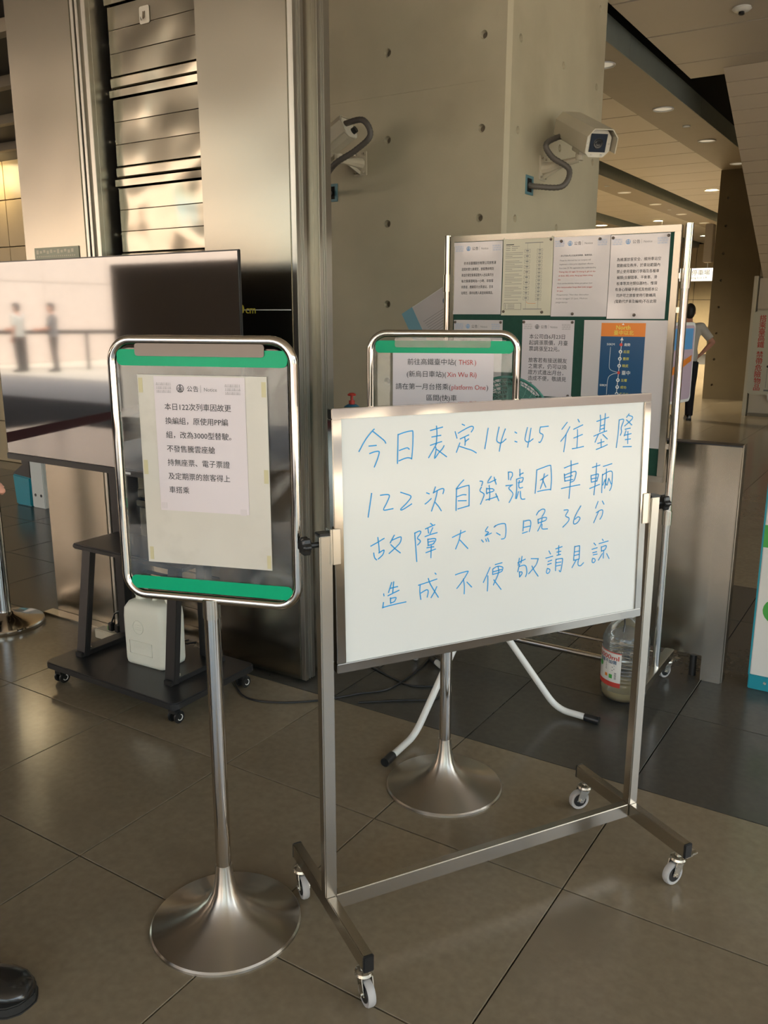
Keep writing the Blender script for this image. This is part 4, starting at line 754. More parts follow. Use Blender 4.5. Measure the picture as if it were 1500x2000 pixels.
P.line([(xc+.002, .064), (xc-.012, .4)], .0022, 'white_ink'); P.poly([(xc-.005, .074), (xc+.008, .074), (xc+.002, .062)], 'white_ink')
P.y -= .0004
stn = [(0, '南勢', 1, .009), (1, '后里', 0, .009), (2, '豐原', 0, .009), (3, '精武', 0, .009), (4, '臺中', 1, .014), (5, '五權', 0, .009), (6, '成功', 0, .009), (7, '新烏日', 0, .009), (8, '彰化', 0, .009)]
for k, nm, rd, sz in stn:
    v = .090+.0262*k+(.0 if k < 5 else .002); u = xc-.0008*k
    P.disc(u, v, .0060 if rd else .0068, 'dot_red' if rd else 'white_ink')
    if not rd:
        P.y -= .0003; P.poly([(u-.0035, v+.003), (u+.0035, v+.003), (u, v-.004)] if k < 4 else [(u-.0035, v-.003), (u+.0035, v-.003), (u, v+.004)], 'navy'); P.y += .0003
    P.text(nm, u+.011, v, .0115 if sz < .01 else .0165, 'white_ink' if rd else 'yellow', .02)
P.text('50KM', .093, .089, .011, 'white_ink', .02, fit=.030); P.line([(.108, .100), (.107, .165), (.113, .185), (.142, .194)], .0015, 'white_ink')
P.text('50KM', .074, .244, .011, 'white_ink', .02, fit=.030); P.line([(.142, .196), (.116, .204), (.104, .225), (.103, .30)], .0015, 'white_ink'); P.build(a, bend=(0.33, 0.473, 0.003))
# placard behind the board
lp = thing('tilted_placard', 'tilted plastic placard with a pale blue edge sticking out left of the green board', 'placard', (-2.083, 3.40, 1.485))
Rp = Matrix.Rotation(math.radians(-29), 4, 'Y')
MB().box(0, .34, 0, .006, -.26, 0).xf(Rp).build('backing', M['white_pl'], lp, bev=.001); MB().box(0, .062, -.0015, 0, -.26, 0).xf(Rp).build('blue_edge', mat('pale blue plastic', (.22, .42, .52), .4), lp)
MB().box(.064, .34, -.0016, 0, -.26, -.004).xf(Rp).build('paper', M['sleeve'], lp)
P = Print(.064, 0, -.0020)
for k in range(9): P.rect(.02+.003*k, .20, .085+.011*k, .0865+.011*k, 'grey_ink')
P.disc(.165, .062, .018, 'navy'); P.rect(.150, .182, .068, .10, 'navy'); P.disc(.165, .060, .009, 'white_ink', y=-.0003); P.line([(.175, .035), (.18, .02), (.19, .03)], .002, 'red_ink')
for ink, mb in P.k.items(): mb.xf(Rp).build('lettering', M[ink], lp, smooth=0)
# ================================================================= FLOOR FAN
fan = thing('floor_fan', 'floor fan with white bent tube legs and green mesh cage behind the whiteboard', 'fan', (-1.27, 2.72, 0))
def leg(pts, cap, nm='leg'):
    V = [Vector(p)-Vector((-1.27, 2.72, 0)) for p in pts]; Q = [V[0]]
    for i in range(1, len(V)-1):
        a, b, c_ = V[i-1], V[i], V[i+1]; p = b+(a-b).normalized()*.06; q = b+(c_-b).normalized()*.05
        for k in range(9): s_ = k/8; Q.append((1-s_)**2*p+2*s_*(1-s_)*b+s_*s_*q)
    Q.append(V[-1]); l_ = MB().tube(Q, .0125, 14).build(nm, M['white_paint'], fan, smooth=60)
    d = (V[-2]-V[-1]).normalized(); MB().cyl(V[-1]-d*.012, V[-1]+d*.045, .0155, 14).build('foot_cap', M['plastic_black'], l_, bev=.002)
leg([(-1.31, 2.70, .50), (-1.408, 2.405, .020), (-1.400, 2.200, .016)], 1)
leg([(-1.37, 2.74, .50), (-1.06, 2.875, .020), (-.905, 2.875, .016)], 1)
leg([(-1.37, 2.80, .50), (-1.60, 2.97, .020), (-1.70, 3.05, .016)], 1)
MB().cyl((-.03, .10, .46), (-.02, .15, 1.09), .014, 16).cyl((-.03, .02, .46), (-.03, .02, .56), .045, 16).build('column', M['white_paint'], fan)
hc = Vector((.015, .03, 1.115)); fd = Vector((.15, -.98, .05)).normalized(); sx_ = fd.cross(Vector((0, 0, 1))).normalized(); uz = sx_.cross(fd)
Rf = Matrix(((sx_.x, uz.x, fd.x, hc.x), (sx_.y, uz.y, fd.y, hc.y), (sx_.z, uz.z, fd.z, hc.z), (0, 0, 0, 1)))
cg = MB()
for s in (1, -1):
    for k in range(1, 12):
        r_ = .155*k/11; h_ = s*.062*math.sqrt(max(0, 1-(k/11.)**2)); cg.tube([(r_*math.cos(2*PI*i/36), r_*math.sin(2*PI*i/36), h_) for i in range(36)], .0012, 4, closed=True)
    for k in range(36):
        a_ = 2*PI*k/36; cg.tube([(.155*q*math.cos(a_+.5*(1-q)), .155*q*math.sin(a_+.5*(1-q)), s*.062*math.sqrt(max(0, 1-q*q))) for q in (.15, .4, .6, .8, .93, 1)], .0012, 4)
cg.tube([(.157*math.cos(2*PI*i/48), .157*math.sin(2*PI*i/48), 0) for i in range(48)], .005, 8, closed=True)
cg.xf(Rf).build('cage', M['fan_green'], fan, smooth=60)
MB().cyl((0, 0, -.16), (0, 0, -.03), .055, 24).cyl((0, 0, .02), (0, 0, .05), .03, 24).xf(Rf).build('motor', M['white_paint'], fan, bev=.006)
bl = MB()
for k in range(3):
    a_ = 2*PI*k/3; pts = []
    for q in range(6):
        r_ = .03+.115*q/5; w_ = .35+.25*math.sin(PI*q/5)
        pts.append(((r_*math.cos(a_-w_), r_*math.sin(a_-w_), -.015), (r_*math.cos(a_+w_), r_*math.sin(a_+w_), .018)))
    vs_ = [p for pr_ in pts for p in pr_]; bl.add(vs_, [(2*i, 2*i+1, 2*i+3, 2*i+2) for i in range(5)])
bl.xf(Rf).build('blades', M['fan_green'], fan)
# ================================================================= TELEVISION AND CART
tv = thing('television', 'wide black flat television on a cart, reflecting the plaza', 'television', (-2.778, 2.30, 0))
MB().box(-.722, .711, .0, .010, .845, 1.702).build('cabinet', M['plastic_black'], tv, bev=.002)
MB().box(-.60, .56, .010, .045, .90, 1.50).build('rear_housing', M['plastic_black'], tv, bev=.01)
MB().box(-.716, .705, -.0015, .001, .874, 1.697).build('screen', M['screen'], tv, smooth=0)
MB().box(-.722, .711, -.006, .0, .845, .872).build('lower_bezel', mat('dark grey bezel', (.05, .05, .05), .35, .5), tv, bev=.002)
MB().box(.045, .095, -.0068, -.006, .853, .862).build('badge', M['white_ink'], tv, smooth=0)
ct = thing('television_cart', 'black wheeled television cart with shelf and A shaped legs', 'cart', (-2.57, 2.2, 0))
V0 = Vector((-2.57, 2.2, 0)); W = lambda x, y, z_: (x-V0.x, y-V0.y, z_)
pl_ = MB().prism(rrect(-.365, .385, -.205, .245, .03, 5), .070, .098); pl_.v = [(x, z_, y) for x, y, z_ in pl_.v]; pl_.build('base_plate', M['black'], ct, bev=.004)
for x, y in ((-.32, -.165), (.34, -.165), (-.32, .205), (.34, .205)):
    c_ = MB().cyl((x, y, .072), (x, y, .045), .012, 12).box(x-.018, x+.018, y-.012, y+.014, .040, .052).build('caster', M['plastic_black'], ct)
    for s in (-1, 1): MB().cyl((x+s*.010, y+.008, .024), (x+s*.022, y+.008, .024), .024, 20).build('wheel', M['plastic_black'], c_, bev=.003)
    MB().tube([(x+.0225, y+.008+.011*math.cos(a), .024+.011*math.sin(a)) for a in [PI*.1*k-PI*.9 for k in range(14)]], .0018, 6).build('brake_lever', M['white_paint'], c_)
for xs, s, xr in ((-2.85, -1, -2.905), (-2.33, 1, -2.415)):
    MB().beam(W(xs+.0, 2.125, .10), W(xs+.012*s*-1, 2.185, .545), .055, .028, (0, 1, 0)).build('front_leg', M['black'], ct, bev=.003)
    MB().box(xr-V0.x-.027, xr-V0.x+.027, 2.385-2.2, 2.425-2.2, .098, 1.35).build('upright', M['black'], ct, bev=.003)
    MB().box(xs-V0.x-.02, xs-V0.x+.02, 2.10-2.2, 2.40-2.2, .098, .118).build('side_rail', M['black'], ct, bev=.002)
    for y in (2.16, 2.36): MB().cyl(W(xs, y, .117), W(xs, y, .125), .008, 10).build('bolt', M['zinc'], ct)
MB().box(W(-2.9, 0, 0)[0], W(-2.27, 0, 0)[0], 2.15-2.2, 2.40-2.2, .545, .568).build('shelf', M['black'], ct, bev=.006)
MB().box(W(-2.95, 0, 0)[0], W(-2.38, 0, 0)[0], .147, .183, 1.1, 1.3).build('tv_mount', M['black'], ct, bev=.003)
# jerrycan
jc = thing('jerrycan', 'white plastic water jerrycan standing on the television cart base', 'container', (-2.545, 2.245, .098), 3)
def loft(mb, secs, n=6):
    rings = []
    for z_, hx, hy, r_, ox, oy in secs: rings.append([(x+ox, y+oy, z_) for x, y in rrect(-hx, hx, -hy, hy, min(r_, hx*.99, hy*.99), n)])
    m_ = len(rings[0]); vs_ = [v_ for r_ in rings for v_ in r_]
    return mb.add(vs_, [(i*m_+k, i*m_+(k+1) % m_, (i+1)*m_+(k+1) % m_, (i+1)*m_+k) for i in range(len(rings)-1) for k in range(m_)]+[tuple(range(m_)), tuple((len(rings)-1)*m_+k for k in range(m_))])
loft(MB(), [(0, .098, .062, .02, 0, 0), (.006, .106, .068, .026, 0, 0), (.02, .108, .070, .026, 0, 0), (.20, .110, .070, .026, 0, 0), (.235, .108, .068, .028, 0, 0), (.258, .096, .056, .03, 0, 0), (.266, .080, .044, .03, 0, 0)]).build('body', M['jerry'], jc, smooth=60)
MB().tube([(.01, 0, .262), (.02, 0, .295), (.07, 0, .295), (.085, 0, .262)], .010, 12).build('handle', M['jerry'], jc, smooth=70)
MB().cyl((-.06, 0, .264), (-.06, 0, .282), .024, 24).cyl((-.06, 0, .280), (-.06, 0, .298), .028, 24).build('cap', M['jerry'], jc, bev=.002)
e_ = MB().tube([(-.02+.028*math.cos(2*PI*i/32), -.0705, .165+.028*math.sin(2*PI*i/32)) for i in range(32)], .0018, 6, closed=True)
e_.tube([(-.07, -.0705, .05), (.05, -.0705, .05), (.05, -.0705, .105), (-.07, -.0705, .105)], .0016, 6, closed=True)
for k in range(3): e_.box(-.035, -.005, -.072, -.069, .155+.009*k, .157+.009*k)
e_.build('embossing', M['jerry'], jc, smooth=60)
e_ = Print(0, .105, -.0715); e_.text('HDPE', -.05, .018, .026, 'jerry', .02); e_.build(jc, 'embossed_mark')
MB().box(.1101, .1108, -.03, -.005, .15, .19).build('sticker', M['blue_ink'], jc, smooth=0)
# power strip
ps = thing('power_strip', 'cream power strip with two black plugs on the floor by the steel wall', 'power strip', (-3.08, 2.47, 0))
MB().box(-.10, .12, -.028, .028, .0, .045).build('body', M['cream'], ps, bev=.004)
for x in (-.01, .035): MB().box(x-.014, x+.014, -.012, .012, .045, .085).build('plug', M['plastic_black'], ps, bev=.004); MB().tube([(x, 0, .08), (x+.02, .005, .13), (x+.09, .01, .17), (x+.2, .0, .14), (x+.32, -.04, .05), (x+.5, -.0, .105)], .004, 8).build('cord', M['plastic_black'], ps, smooth=60)
MB().box(-.022, -.020, -.0135, -.010, .05, .07).build('pilot_light', M['leaf_green'], ps)
def cable(label, pts, r=.004):
    P_ = [Vector((x, y, r+.0005)) for x, y in pts]; Q = []
    for i in range(len(P_)-1):
        p0 = P_[max(i-1, 0)]; p1 = P_[i]; p2 = P_[i+1]; p3 = P_[min(i+2, len(P_)-1)]
        for k in range(8): s = k/8; Q.append(.5*((2*p1)+(p2-p0)*s+(2*p0-5*p1+4*p2-p3)*s*s+(3*p1-p0-3*p2+p3)*s**3))
    Q.append(P_[-1]); o = MB().tube(Q, r, 8).build('power_cable', M['plastic_black'], smooth=60); tag(o, label, 'cable')
cable('black cable curving from the cart along the foot of the steel wall', [(-2.431, 2.523), (-2.295, 2.423), (-2.146, 2.334), (-2.014, 2.365), (-1.882, 2.472), (-1.789, 2.603), (-1.711, 2.71), (-1.705, 2.926), (-1.738, 3.139)])
cable('second black cable looping on the slate tiles behind the whiteboard', [(-2.03, 2.916), (-1.843, 2.837), (-1.659, 2.784), (-1.543, 2.835), (-1.508, 2.729), (-1.619, 2.641), (-1.745, 2.538)])
# ================================================================= BARRIER POSTS
def stanchion(label, x, y, rz=0):
    t = thing('barrier_post', label, 'post', (x, y, 0), rz)
    MB().lathe([(.0001, 0), (.178, 0), (.180, .004), (.180, .020), (.176, .026), (.10, .036), (.045, .060), (.034, .072), (.0001, .072)], 64).build('base', M['chrome'], t, smooth=30)
    MB().cyl((0, 0, .07), (0, 0, .86), .030, 28).build('pole', M['chrome'], t); MB().cyl((0, 0, .86), (0, 0, .96), .034, 28).build('head', M['plastic_black'], t, bev=.003)
    return t
stanchion('stainless barrier post at the left edge beside the television', -3.685, 2.32); stanchion('second barrier post holding the red belt, seen only in reflection', -4.62, -.35)
d = (Vector((-4.62, -.35, 0))-Vector((-3.685, 2.32, 0))).normalized()
o = MB().beam(Vector((-3.685, 2.32, .90))+d*.036, Vector((-4.62, -.35, .90))-d*.036, .003, .05).build('barrier_belt', M['belt'], smooth=0); tag(o, 'dark red belt between the two barrier posts, mirrored in the television', 'belt')
# teal ticket gate
tg = thing('ticket_gate', 'low teal and white gate cabinet in the passage at the far left', 'gate', (-5.95, 4.08, 0), 0)
MB().prism([(-.12, 0), (.07, 0), (.08, .23), (-.14, .245)], -.06, .06).build('teal_body', M['teal'], tg, bev=.01)
MB().prism([(-.14, .245), (.08, .23), (.08, .36), (-.02, .32)], -.055, .055).build('black_top', M['plastic_black'], tg)
MB().box(-.03, .12, -.05, .07, .32, .75).build('black_head', M['plastic_black'], tg, bev=.01)
MB().box(.085, .24, -.055, .14, 0, .80).build('white_side', M['white_pl'], tg, bev=.006)
for x in (.13, .2): MB().cyl((x, -.057, .10), (x, -.054, .10), .012, 12).build('screw', M['plastic_black'], tg)
sl_ = thing('folded_cloth', 'white folded cloth on the floor beside the teal gate cabinet', 'cloth', (-5.43, 4.10, 0), 10)
loft(MB(), [(0, .19, .09, .05, 0, 0), (.03, .18, .085, .05, 0, 0), (.055, .13, .06, .05, .02, 0), (.07, .06, .04, .03, .05, .01)]).build('folds', M['white_pl'], sl_, smooth=60)
# ================================================================= STEEL GATE CABINET, RIGHT
gt = thing('steel_barrier', 'waist high stainless barrier cabinet right of the green board', 'barrier', (-.633, 3.5, 0))
MB().box(-.040, .040, -.012, .05, .0, .984).build('end_post', M['steel'], gt, bev=.002)
MB().box(-.42, -.041, .032, .052, .09, .984).build('side_panel', M['steel'], gt, bev=.002)
MB().box(-.42, .040, -.013, .055, .984, .990).build('top_cap', M['black'], gt, bev=.001)
MB().box(.0405, .0455, .0, .055, .0, .992).build('corner_strip', M['steel'], gt, bev=.001)
for x in (-.08, -.36): MB().cyl((x, .03, 0), (x, .03, .09), .015, 12).build('foot', M['black'], gt)
# kiosk board right edge
kb = thing('standing_panel', 'white panel with green shapes and a teal foot at the right edge', 'panel', (-.488, 3.52, 0))
MB().box(0, .55, 0, .03, .058, 1.10).build('panel', M['white_pl'], kb, bev=.003); MB().box(-.004, .55, -.004, .12, 0, .060).build('teal_foot', M['teal'], kb, bev=.003); MB().box(-.006, 0, -.002, .03, .058, .90).build('teal_edge', M['teal'], kb)
MB().cyl((.06, -.008, .035), (.06, -.003, .035), .006, 10).build('rivet', M['zinc'], kb)
P = Print(0, 1.1, -.0006); P.rect(0, .2, .20, .302, 'leaf_green'); P.rect(0, .3, .415, .505, 'leaf_green'); P.disc(.075, .76, .052, 'leaf_green'); P.rect(.0, .3, .302, .31, 'leaf_green')
P.disc(.22, .36, .09, 'leaf_green'); P.build(kb, 'green_shape')
# ================================================================= WATER BOTTLE
bt = thing('water_bottle', 'large clear six litre water bottle beside the whiteboard post', 'bottle', (-.895, 3.165, 0), -28); bt.scale = (1.03, 1.03, .97)
R_b = .088; prof = [(.0001, .004), (.06, .0), (.078, .006), (.086, .025), (R_b, .05), (R_b, .07)]
for k in range(8): prof += [(R_b, .080+k*.0155), (R_b-.004, .086+k*.0155), (R_b, .092+k*.0155)]
prof += [(R_b, .225), (.084, .235), (R_b, .245), (.086, .262), (.076, .290), (.058, .318), (.038, .340), (.026, .350), (.024, .362)]
MB().lathe(prof, 40).build('body', M['pet'], bt, smooth=60)
MB().lathe([(.0001, .006), (.074, .008), (.083, .026), (.0845, .046), (.0001, .046)], 36).build('water', M['water'], bt, smooth=60)
MB().lathe([(.0001, .382), (.026, .382), (.028, .379), (.028, .352), (.0245, .350), (.0245, .3505), (.0001, .3505)], 28).build('cap', M['white_paint'], bt)
MB().tube([(-.03, -.022, .345), (-.055, -.05, .325), (-.07, -.055, .30)], .003, 6).tube([(.012, -.030, .35), (.03, -.045, .33), (.04, -.06, .305)], .003, 6).build('strap', M['plastic_black'], bt)
def wrap(a0, a1, z0, z1, r_, n_=16): 
    vs_ = [(r_*math.sin(a0+(a1-a0)*k/n_), -r_*math.cos(a0+(a1-a0)*k/n_), z_) for z_ in (z0, z1) for k in range(n_+1)]
    return MB().add(vs_, [(k, k+1, k+n_+2, k+n_+1) for k in range(n_)])
lb = wrap(-1.25, .62, .082, .218, R_b+.0008).build('label_band', M['white_pl'], bt); wrap(-1.25, .62, .072, .092, R_b+.0012).build('red_band', M['red_ink'], lb); wrap(-1.25, .62, .214, .218, R_b+.0014).build('red_line', M['red_ink'], lb)
P = Print(0, .218, 0); P.text('6000ml', -.052, .022, .026, 'red_ink', .05, fit=.098); P.text('加量不加價', -.048, .042, .016, 'navy', .04, fit=.085)
for k in range(4): P.rect(-.010, .03-.006*(k % 2), .055+.007*k, .0575+.007*k, 'grey_ink')
P.disc(-.04, .062, .012, 'leaf_green'); P.rect(-.012, .000, .095, .108, 'orange'); P.rect(.008, .022, .095, .112, 'leaf_green')
for k in range(6): P.rect(.030, .038, .085+.005*k, .087+.005*k, 'ink')
for ink, mb in P.k.items():
    mb.v = [((R_b+.0016)*math.sin(x/R_b), -(R_b+.0016)*math.cos(x/R_b), z_) for x, y, z_ in mb.v]; mb.build('lettering', M[ink], lb, smooth=0)
# sanitiser stand with blue bottle
sn = thing('sanitiser_stand', 'slim black stand holding a blue bottle, hidden behind the left whiteboard post', 'stand', (-2.10, 3.02, 0))
MB().box(-.12, .12, -.10, .10, 0, .012).cyl((0, 0, .01), (0, 0, .875), .014, 16).box(-.06, .06, -.06, .06, .875, .885).build('frame', M['black'], sn)
sb_ = thing('pump_bottle', 'blue pump bottle with red nozzle peeking over the left end of the whiteboard', 'bottle', (-2.10, 3.02, .885))
MB().lathe([(.0001, 0), (.045, 0), (.048, .01), (.048, .17), (.044, .20), (.03, .215), (.018, .222), (.0001, .222)], 32).build('body', M['bottle_blue'], sb_, smooth=50)
MB().cyl((0, 0, .22), (0, 0, .238), .013, 16).cyl((0, 0, .238), (0, 0, .262), .006, 10).lathe([(.0001, 0), (.017, 0), (.019, .006), (.010, .012), (.0001, .012)], 18, (0, 0, .258)).build('pump', M['red_ink'], sb_)
# advertising board far
ab = thing('poster_stand', 'tilted glossy poster board in a white frame beyond the green board', 'poster', (-1.46, 6.05, 0), 81)
MB().prism(rrect(-.32, .17, .89, 1.43, .04), 0, .02).build('frame', M['white_pl'], ab); MB().prism(rrect(-.30, .15, .91, 1.41, .03), -.003, 0).build('poster', mat('poster print', (.55, .42, .50), .2, coat=.6), ab)
P = Print(-.30, 1.41, -.0035); P.rect(.02, .43, .02, .16, 'blue_ink'); P.poly([(.02, .30), (.43, .20), (.43, .24), (.02, .36)], 'orange'); P.disc(.25, .40, .05, 'red_ink'); P.build(ab, 'print')
MB().cyl((0, .02, 0.02), (0, .02, .89), .014, 14).lathe([(.0001, 0), (.17, 0), (.17, .01), (.03, .03), (.0001, .03)], 40).build('pole', M['chrome'], ab)

# ================================================================= PEOPLE
def ell(mb, c, rx, ry, rz, n=16, m_=10):
    c = Vector(c); vs_ = [(c.x, c.y, c.z-rz)]+[(c.x+rx*math.sin(PI*i/m_)*math.cos(2*PI*k/n), c.y+ry*math.sin(PI*i/m_)*math.sin(2*PI*k/n), c.z-rz*math.cos(PI*i/m_)) for i in range(1, m_) for k in range(n)]+[(c.x, c.y, c.z+rz)]
    fs = [(0, 1+(k+1) % n, 1+k) for k in range(n)]+[(1+i*n+k, 1+i*n+(k+1) % n, 1+(i+1)*n+(k+1) % n, 1+(i+1)*n+k) for i in range(m_-2) for k in range(n)]+[(1+(m_-2)*n+k, 1+(m_-2)*n+(k+1) % n, len(vs_)-1) for k in range(n)]
    return mb.add(vs_, fs)
def torso(mb, st, n=24):
    vs_ = [(c[0]+rx*math.cos(2*PI*k/n), c[1]+ry*math.sin(2*PI*k/n), c[2]) for c, rx, ry in st for k in range(n)]; m_ = len(st)
    return mb.add(vs_, [(i*n+k, i*n+(k+1) % n, (i+1)*n+(k+1) % n, (i+1)*n+k) for i in range(m_-1) for k in range(n)]+[tuple(reversed(range(n))), tuple((m_-1)*n+k for k in range(n))])
def fused(name, mb, m, parent, vox, sm=4):
    o = mb.build(name, m, parent, smooth=0)
    r_ = o.modifiers.new('r', 'REMESH'); r_.mode = 'VOXEL'; r_.voxel_size = vox
    q = o.modifiers.new('s', 'SMOOTH'); q.iterations = sm; q.factor = .5
    dg = bpy.context.evaluated_depsgraph_get(); dg.update(); me = bpy.data.meshes.new_from_object(o.evaluated_get(dg)); o.modifiers.clear(); o.data = me
    me.materials.clear(); me.materials.append(m); me.shade_smooth(); return o
def person(label, loc, rz, J, shirt, trous, hair=True, scale=1.0, name='person', vox=.008):
    """J: joints in local space, the person faces -y"""
    t = thing(name, label, 'person', loc, rz); t.scale = (scale,)*3
    V = {k: Vector(v) for k, v in J.items() if isinstance(v, tuple)}; hd = V['head']; up_ = Vector((0, 0, 1))
    P_, W_, C_, N0, N1 = V['pelvis'], V['waist'], V['chest'], V['neck0'], V['neck']
    def trunk(mb, g, lo=0, hi=9):
        st = [(P_-up_*.10, .10, .085), (P_-up_*.05, .150, .105), (P_, .162, .112), (P_.lerp(W_, .55), .150, .104), (W_, .140, .098), (W_.lerp(C_, .5), .150, .106), (C_, .168, .118), (C_+up_*.07, .165, .110), (N0-up_*.035, .120, .085), (N0+up_*.005, .068, .066)]
        torso(mb, [(c, a+g, b_+g) for c, a, b_ in st[lo:hi]])
    mb = MB(); trunk(mb, 0, 0, 10)
    torso(mb, [(N0-up_*.03, .066, .062), (N1, .052, .056), (hd-up_*.03, .050, .055)])
    ell(mb, hd+Vector((0, .004, .035)), .076, .094, .108); ell(mb, hd+Vector((0, -.022, -.045)), .052, .062, .058); ell(mb, hd+Vector((0, -.02, 0)), .064, .072, .07)
    mb.tube([hd+Vector((0, -.080, .040)), hd+Vector((0, -.104, .004)), hd+Vector((0, -.086, -.004))], [.008, .0125, .010], 10)
    for s in (-1, 1): ell(mb, hd+Vector((s*.077, .010, .012)), .012, .020, .031)
    for s in 'LR':
        sh, el, wr, hp, kn, an = (V[k+s] for k in ('sh', 'el', 'wr', 'hip', 'kn', 'an'))
        mb.tube([C_+up_*.06, sh], [.075, .062], 16); ell(mb, sh, .060, .060, .060)
        mb.tube([sh, sh.lerp(el, .4), el], [.052, .047, .037], 16); ell(mb, el, .038, .038, .038); mb.tube([el, el.lerp(wr, .3), wr], [.037, .038, .024], 16)
        mb.tube([hp, hp.lerp(kn, .5), kn], [.085, .074, .054], 18); ell(mb, kn, .054, .054, .054); mb.tube([kn, kn.lerp(an, .35), an], [.052, .052, .034], 16); ell(mb, an-up_*.03, .036, .05, .05)
        f = (wr-el).normalized(); pn = V.get('palm'+s, Vector((-1 if s == 'L' else 1, 0, 0))); pn = (pn-f*pn.dot(f)).normalized(); sdv = f.cross(pn).normalized()*(1 if s == 'L' else -1)
        pl2 = []
        for q_, wd, th in ((-.015, .024, .020), (.02, .034, .017), (.06, .041, .014), (.088, .039, .012)):
            pl2 += [wr+f*q_+sdv*wd*math.cos(2*PI*k/14)+pn*th*math.sin(2*PI*k/14) for k in range(14)]
        mb.add(pl2, [(i*14+k, i*14+(k+1) % 14, (i+1)*14+(k+1) % 14, (i+1)*14+k) for i in range(3) for k in range(14)]+[tuple(range(14)), tuple(42+k for k in range(14))])
        cv = J.get('curl', .4)
        for o_, l_ in ((-.031, .070), (-.0105, .080), (.0105, .074), (.031, .058)):
            b_ = wr+f*.080+sdv*o_; p1 = b_+f*l_*.45+pn*l_*cv*.12; p2 = b_+f*l_*.78+pn*l_*cv*.42; p3 = b_+f*l_*.95+pn*l_*cv*.80
            mb.tube([b_, p1, p2, p3], [.0098, .0094, .0086, .0072], 10)
        b_ = wr+f*.018-sdv*.020; mb.tube([b_, b_+f*.032-sdv*.022+pn*.010, b_+f*.062-sdv*.030+pn*.020], [.013, .0108, .0085], 10)
    body = fused('body', mb, M['skin'], t, vox)
    em = MB()
    for s in (-1, 1): ell(em, hd+Vector((s*.030, -.0795, .030)), .0135, .009, .0075)
    em.build('eyes', M['white_pl'], body, smooth=80)
    em = MB()
    for s in (-1, 1): ell(em, hd+Vector((s*.030, -.0865, .030)), .0058, .0035, .0058); em.tube([hd+Vector((s*.014, -.086, .050)), hd+Vector((s*.030, -.089, .055)), hd+Vector((s*.048, -.078, .050))], [.0025, .0035, .002], 6)
    em.build('pupils_and_brows', M['hair'], body, smooth=80)
    MB().tube([hd+Vector((-.024, -.075, -.040)), hd+Vector((0, -.0865, -.038)), hd+Vector((.024, -.075, -.040))], [.003, .0055, .003], 8).build('mouth', mat('lips', (.40, .12, .10), .5), body, smooth=80)
    hm_ = MB(); ell(hm_, hd+Vector((0, .022, .052)), .084, .092, .104); ell(hm_, hd+Vector((0, .040, -.005)), .070, .066, .075); ell(hm_, hd+Vector((0, -.022, .100)), .066, .070, .050)
    fused('hair', hm_, M['hair'], t, .009)
    mb = MB(); trunk(mb, .014, 1, 9)
    mb.v = mb.v
    for s in 'LR':
        sh, el = V['sh'+s], V['el'+s]; mb.tube([C_+up_*.06, sh], [.088, .074], 18); ell(mb, sh, .072, .072, .072); mb.tube([sh, sh.lerp(el, .4), sh.lerp(el, .8)], [.068, .063, .058], 18)
    fused('shirt', mb, shirt, t, .010)
    mb = MB(); trunk(mb, .010, 0, 5)
    for s in 'LR':
        hp, kn, an = V['hip'+s], V['kn'+s], V['an'+s]; mb.tube([hp, hp.lerp(kn, .5), kn, kn.lerp(an, .5), an-up_*.035], [.100, .090, .072, .066, .060], 20); ell(mb, kn, .070, .070, .070)
    fused('trousers', mb, trous, t, .010)
    for s in 'LR':
        an = V['an'+s]; shoe(an.x, an.y, 0, J.get('ft'+s, 0), t)
    return t
def shoe(x, y, z_, rz, par):
    # profile stations from heel (+y) to toe (-y): (y, half width, top height)
    R_ = Matrix.Translation((x, y, z_)) @ Matrix.Rotation(math.radians(rz), 4, 'Z')
    st = [(.072, .026, .060), (.062, .033, .085), (.030, .036, .100), (-.01, .037, .098), (-.055, .043, .084), (-.095, .050, .072), (-.135, .053, .064), (-.168, .047, .056), (-.190, .033, .044), (-.200, .014, .026)]
    n_ = 20; vs_ = []
    for yy, hw, h_ in st:
        for k in range(n_):
            a_ = 2*PI*k/n_; cx, cz = math.cos(a_), math.sin(a_)
            zc = .018+(h_-.018)*(.5+.5*cz) if True else 0
            ww = hw*(abs(cx)**.75)*(1 if cx > 0 else -1)*(1.0 if cz < 0 else (1-.35*cz*cz))
            vs_.append((ww, yy, zc))
    fs = [(i*n_+k, i*n_+(k+1) % n_, (i+1)*n_+(k+1) % n_, (i+1)*n_+k) for i in range(len(st)-1) for k in range(n_)]+[tuple(range(n_)), tuple((len(st)-1)*n_+k for k in range(n_))]
    up_ = MB().add(vs_, fs).xf(R_).build('shoe', M['leather'], par, smooth=70)
    out = [(hw+.004, yy) for yy, hw, h_ in st]+[(0, -.206)]; poly = out+[(-a, b) for a, b in reversed(out[:-1])]+[]
    vs_ = [(a, b, 0) for a, b in poly]+[(a, b, .024) for a, b in poly]; m_ = len(poly)
    MB().add(vs_, [tuple(range(m_)), tuple(range(m_, 2*m_))]+[(i, (i+1) % m_, (i+1) % m_+m_, i+m_) for i in range(m_)]).xf(R_).build('sole', M['sole'], up_, bev=.003)
    MB().tube([(-.030, -.085, .068), (-.012, -.088, .081), (.012, -.088, .081), (.030, -.085, .068)], .0022, 6).tube([(-.032, -.06, .078), (-.012, -.063, .092), (.012, -.063, .092), (.032, -.06, .078)], .0022, 6).xf(R_).build('seam', M['leather'], up_, smooth=60)
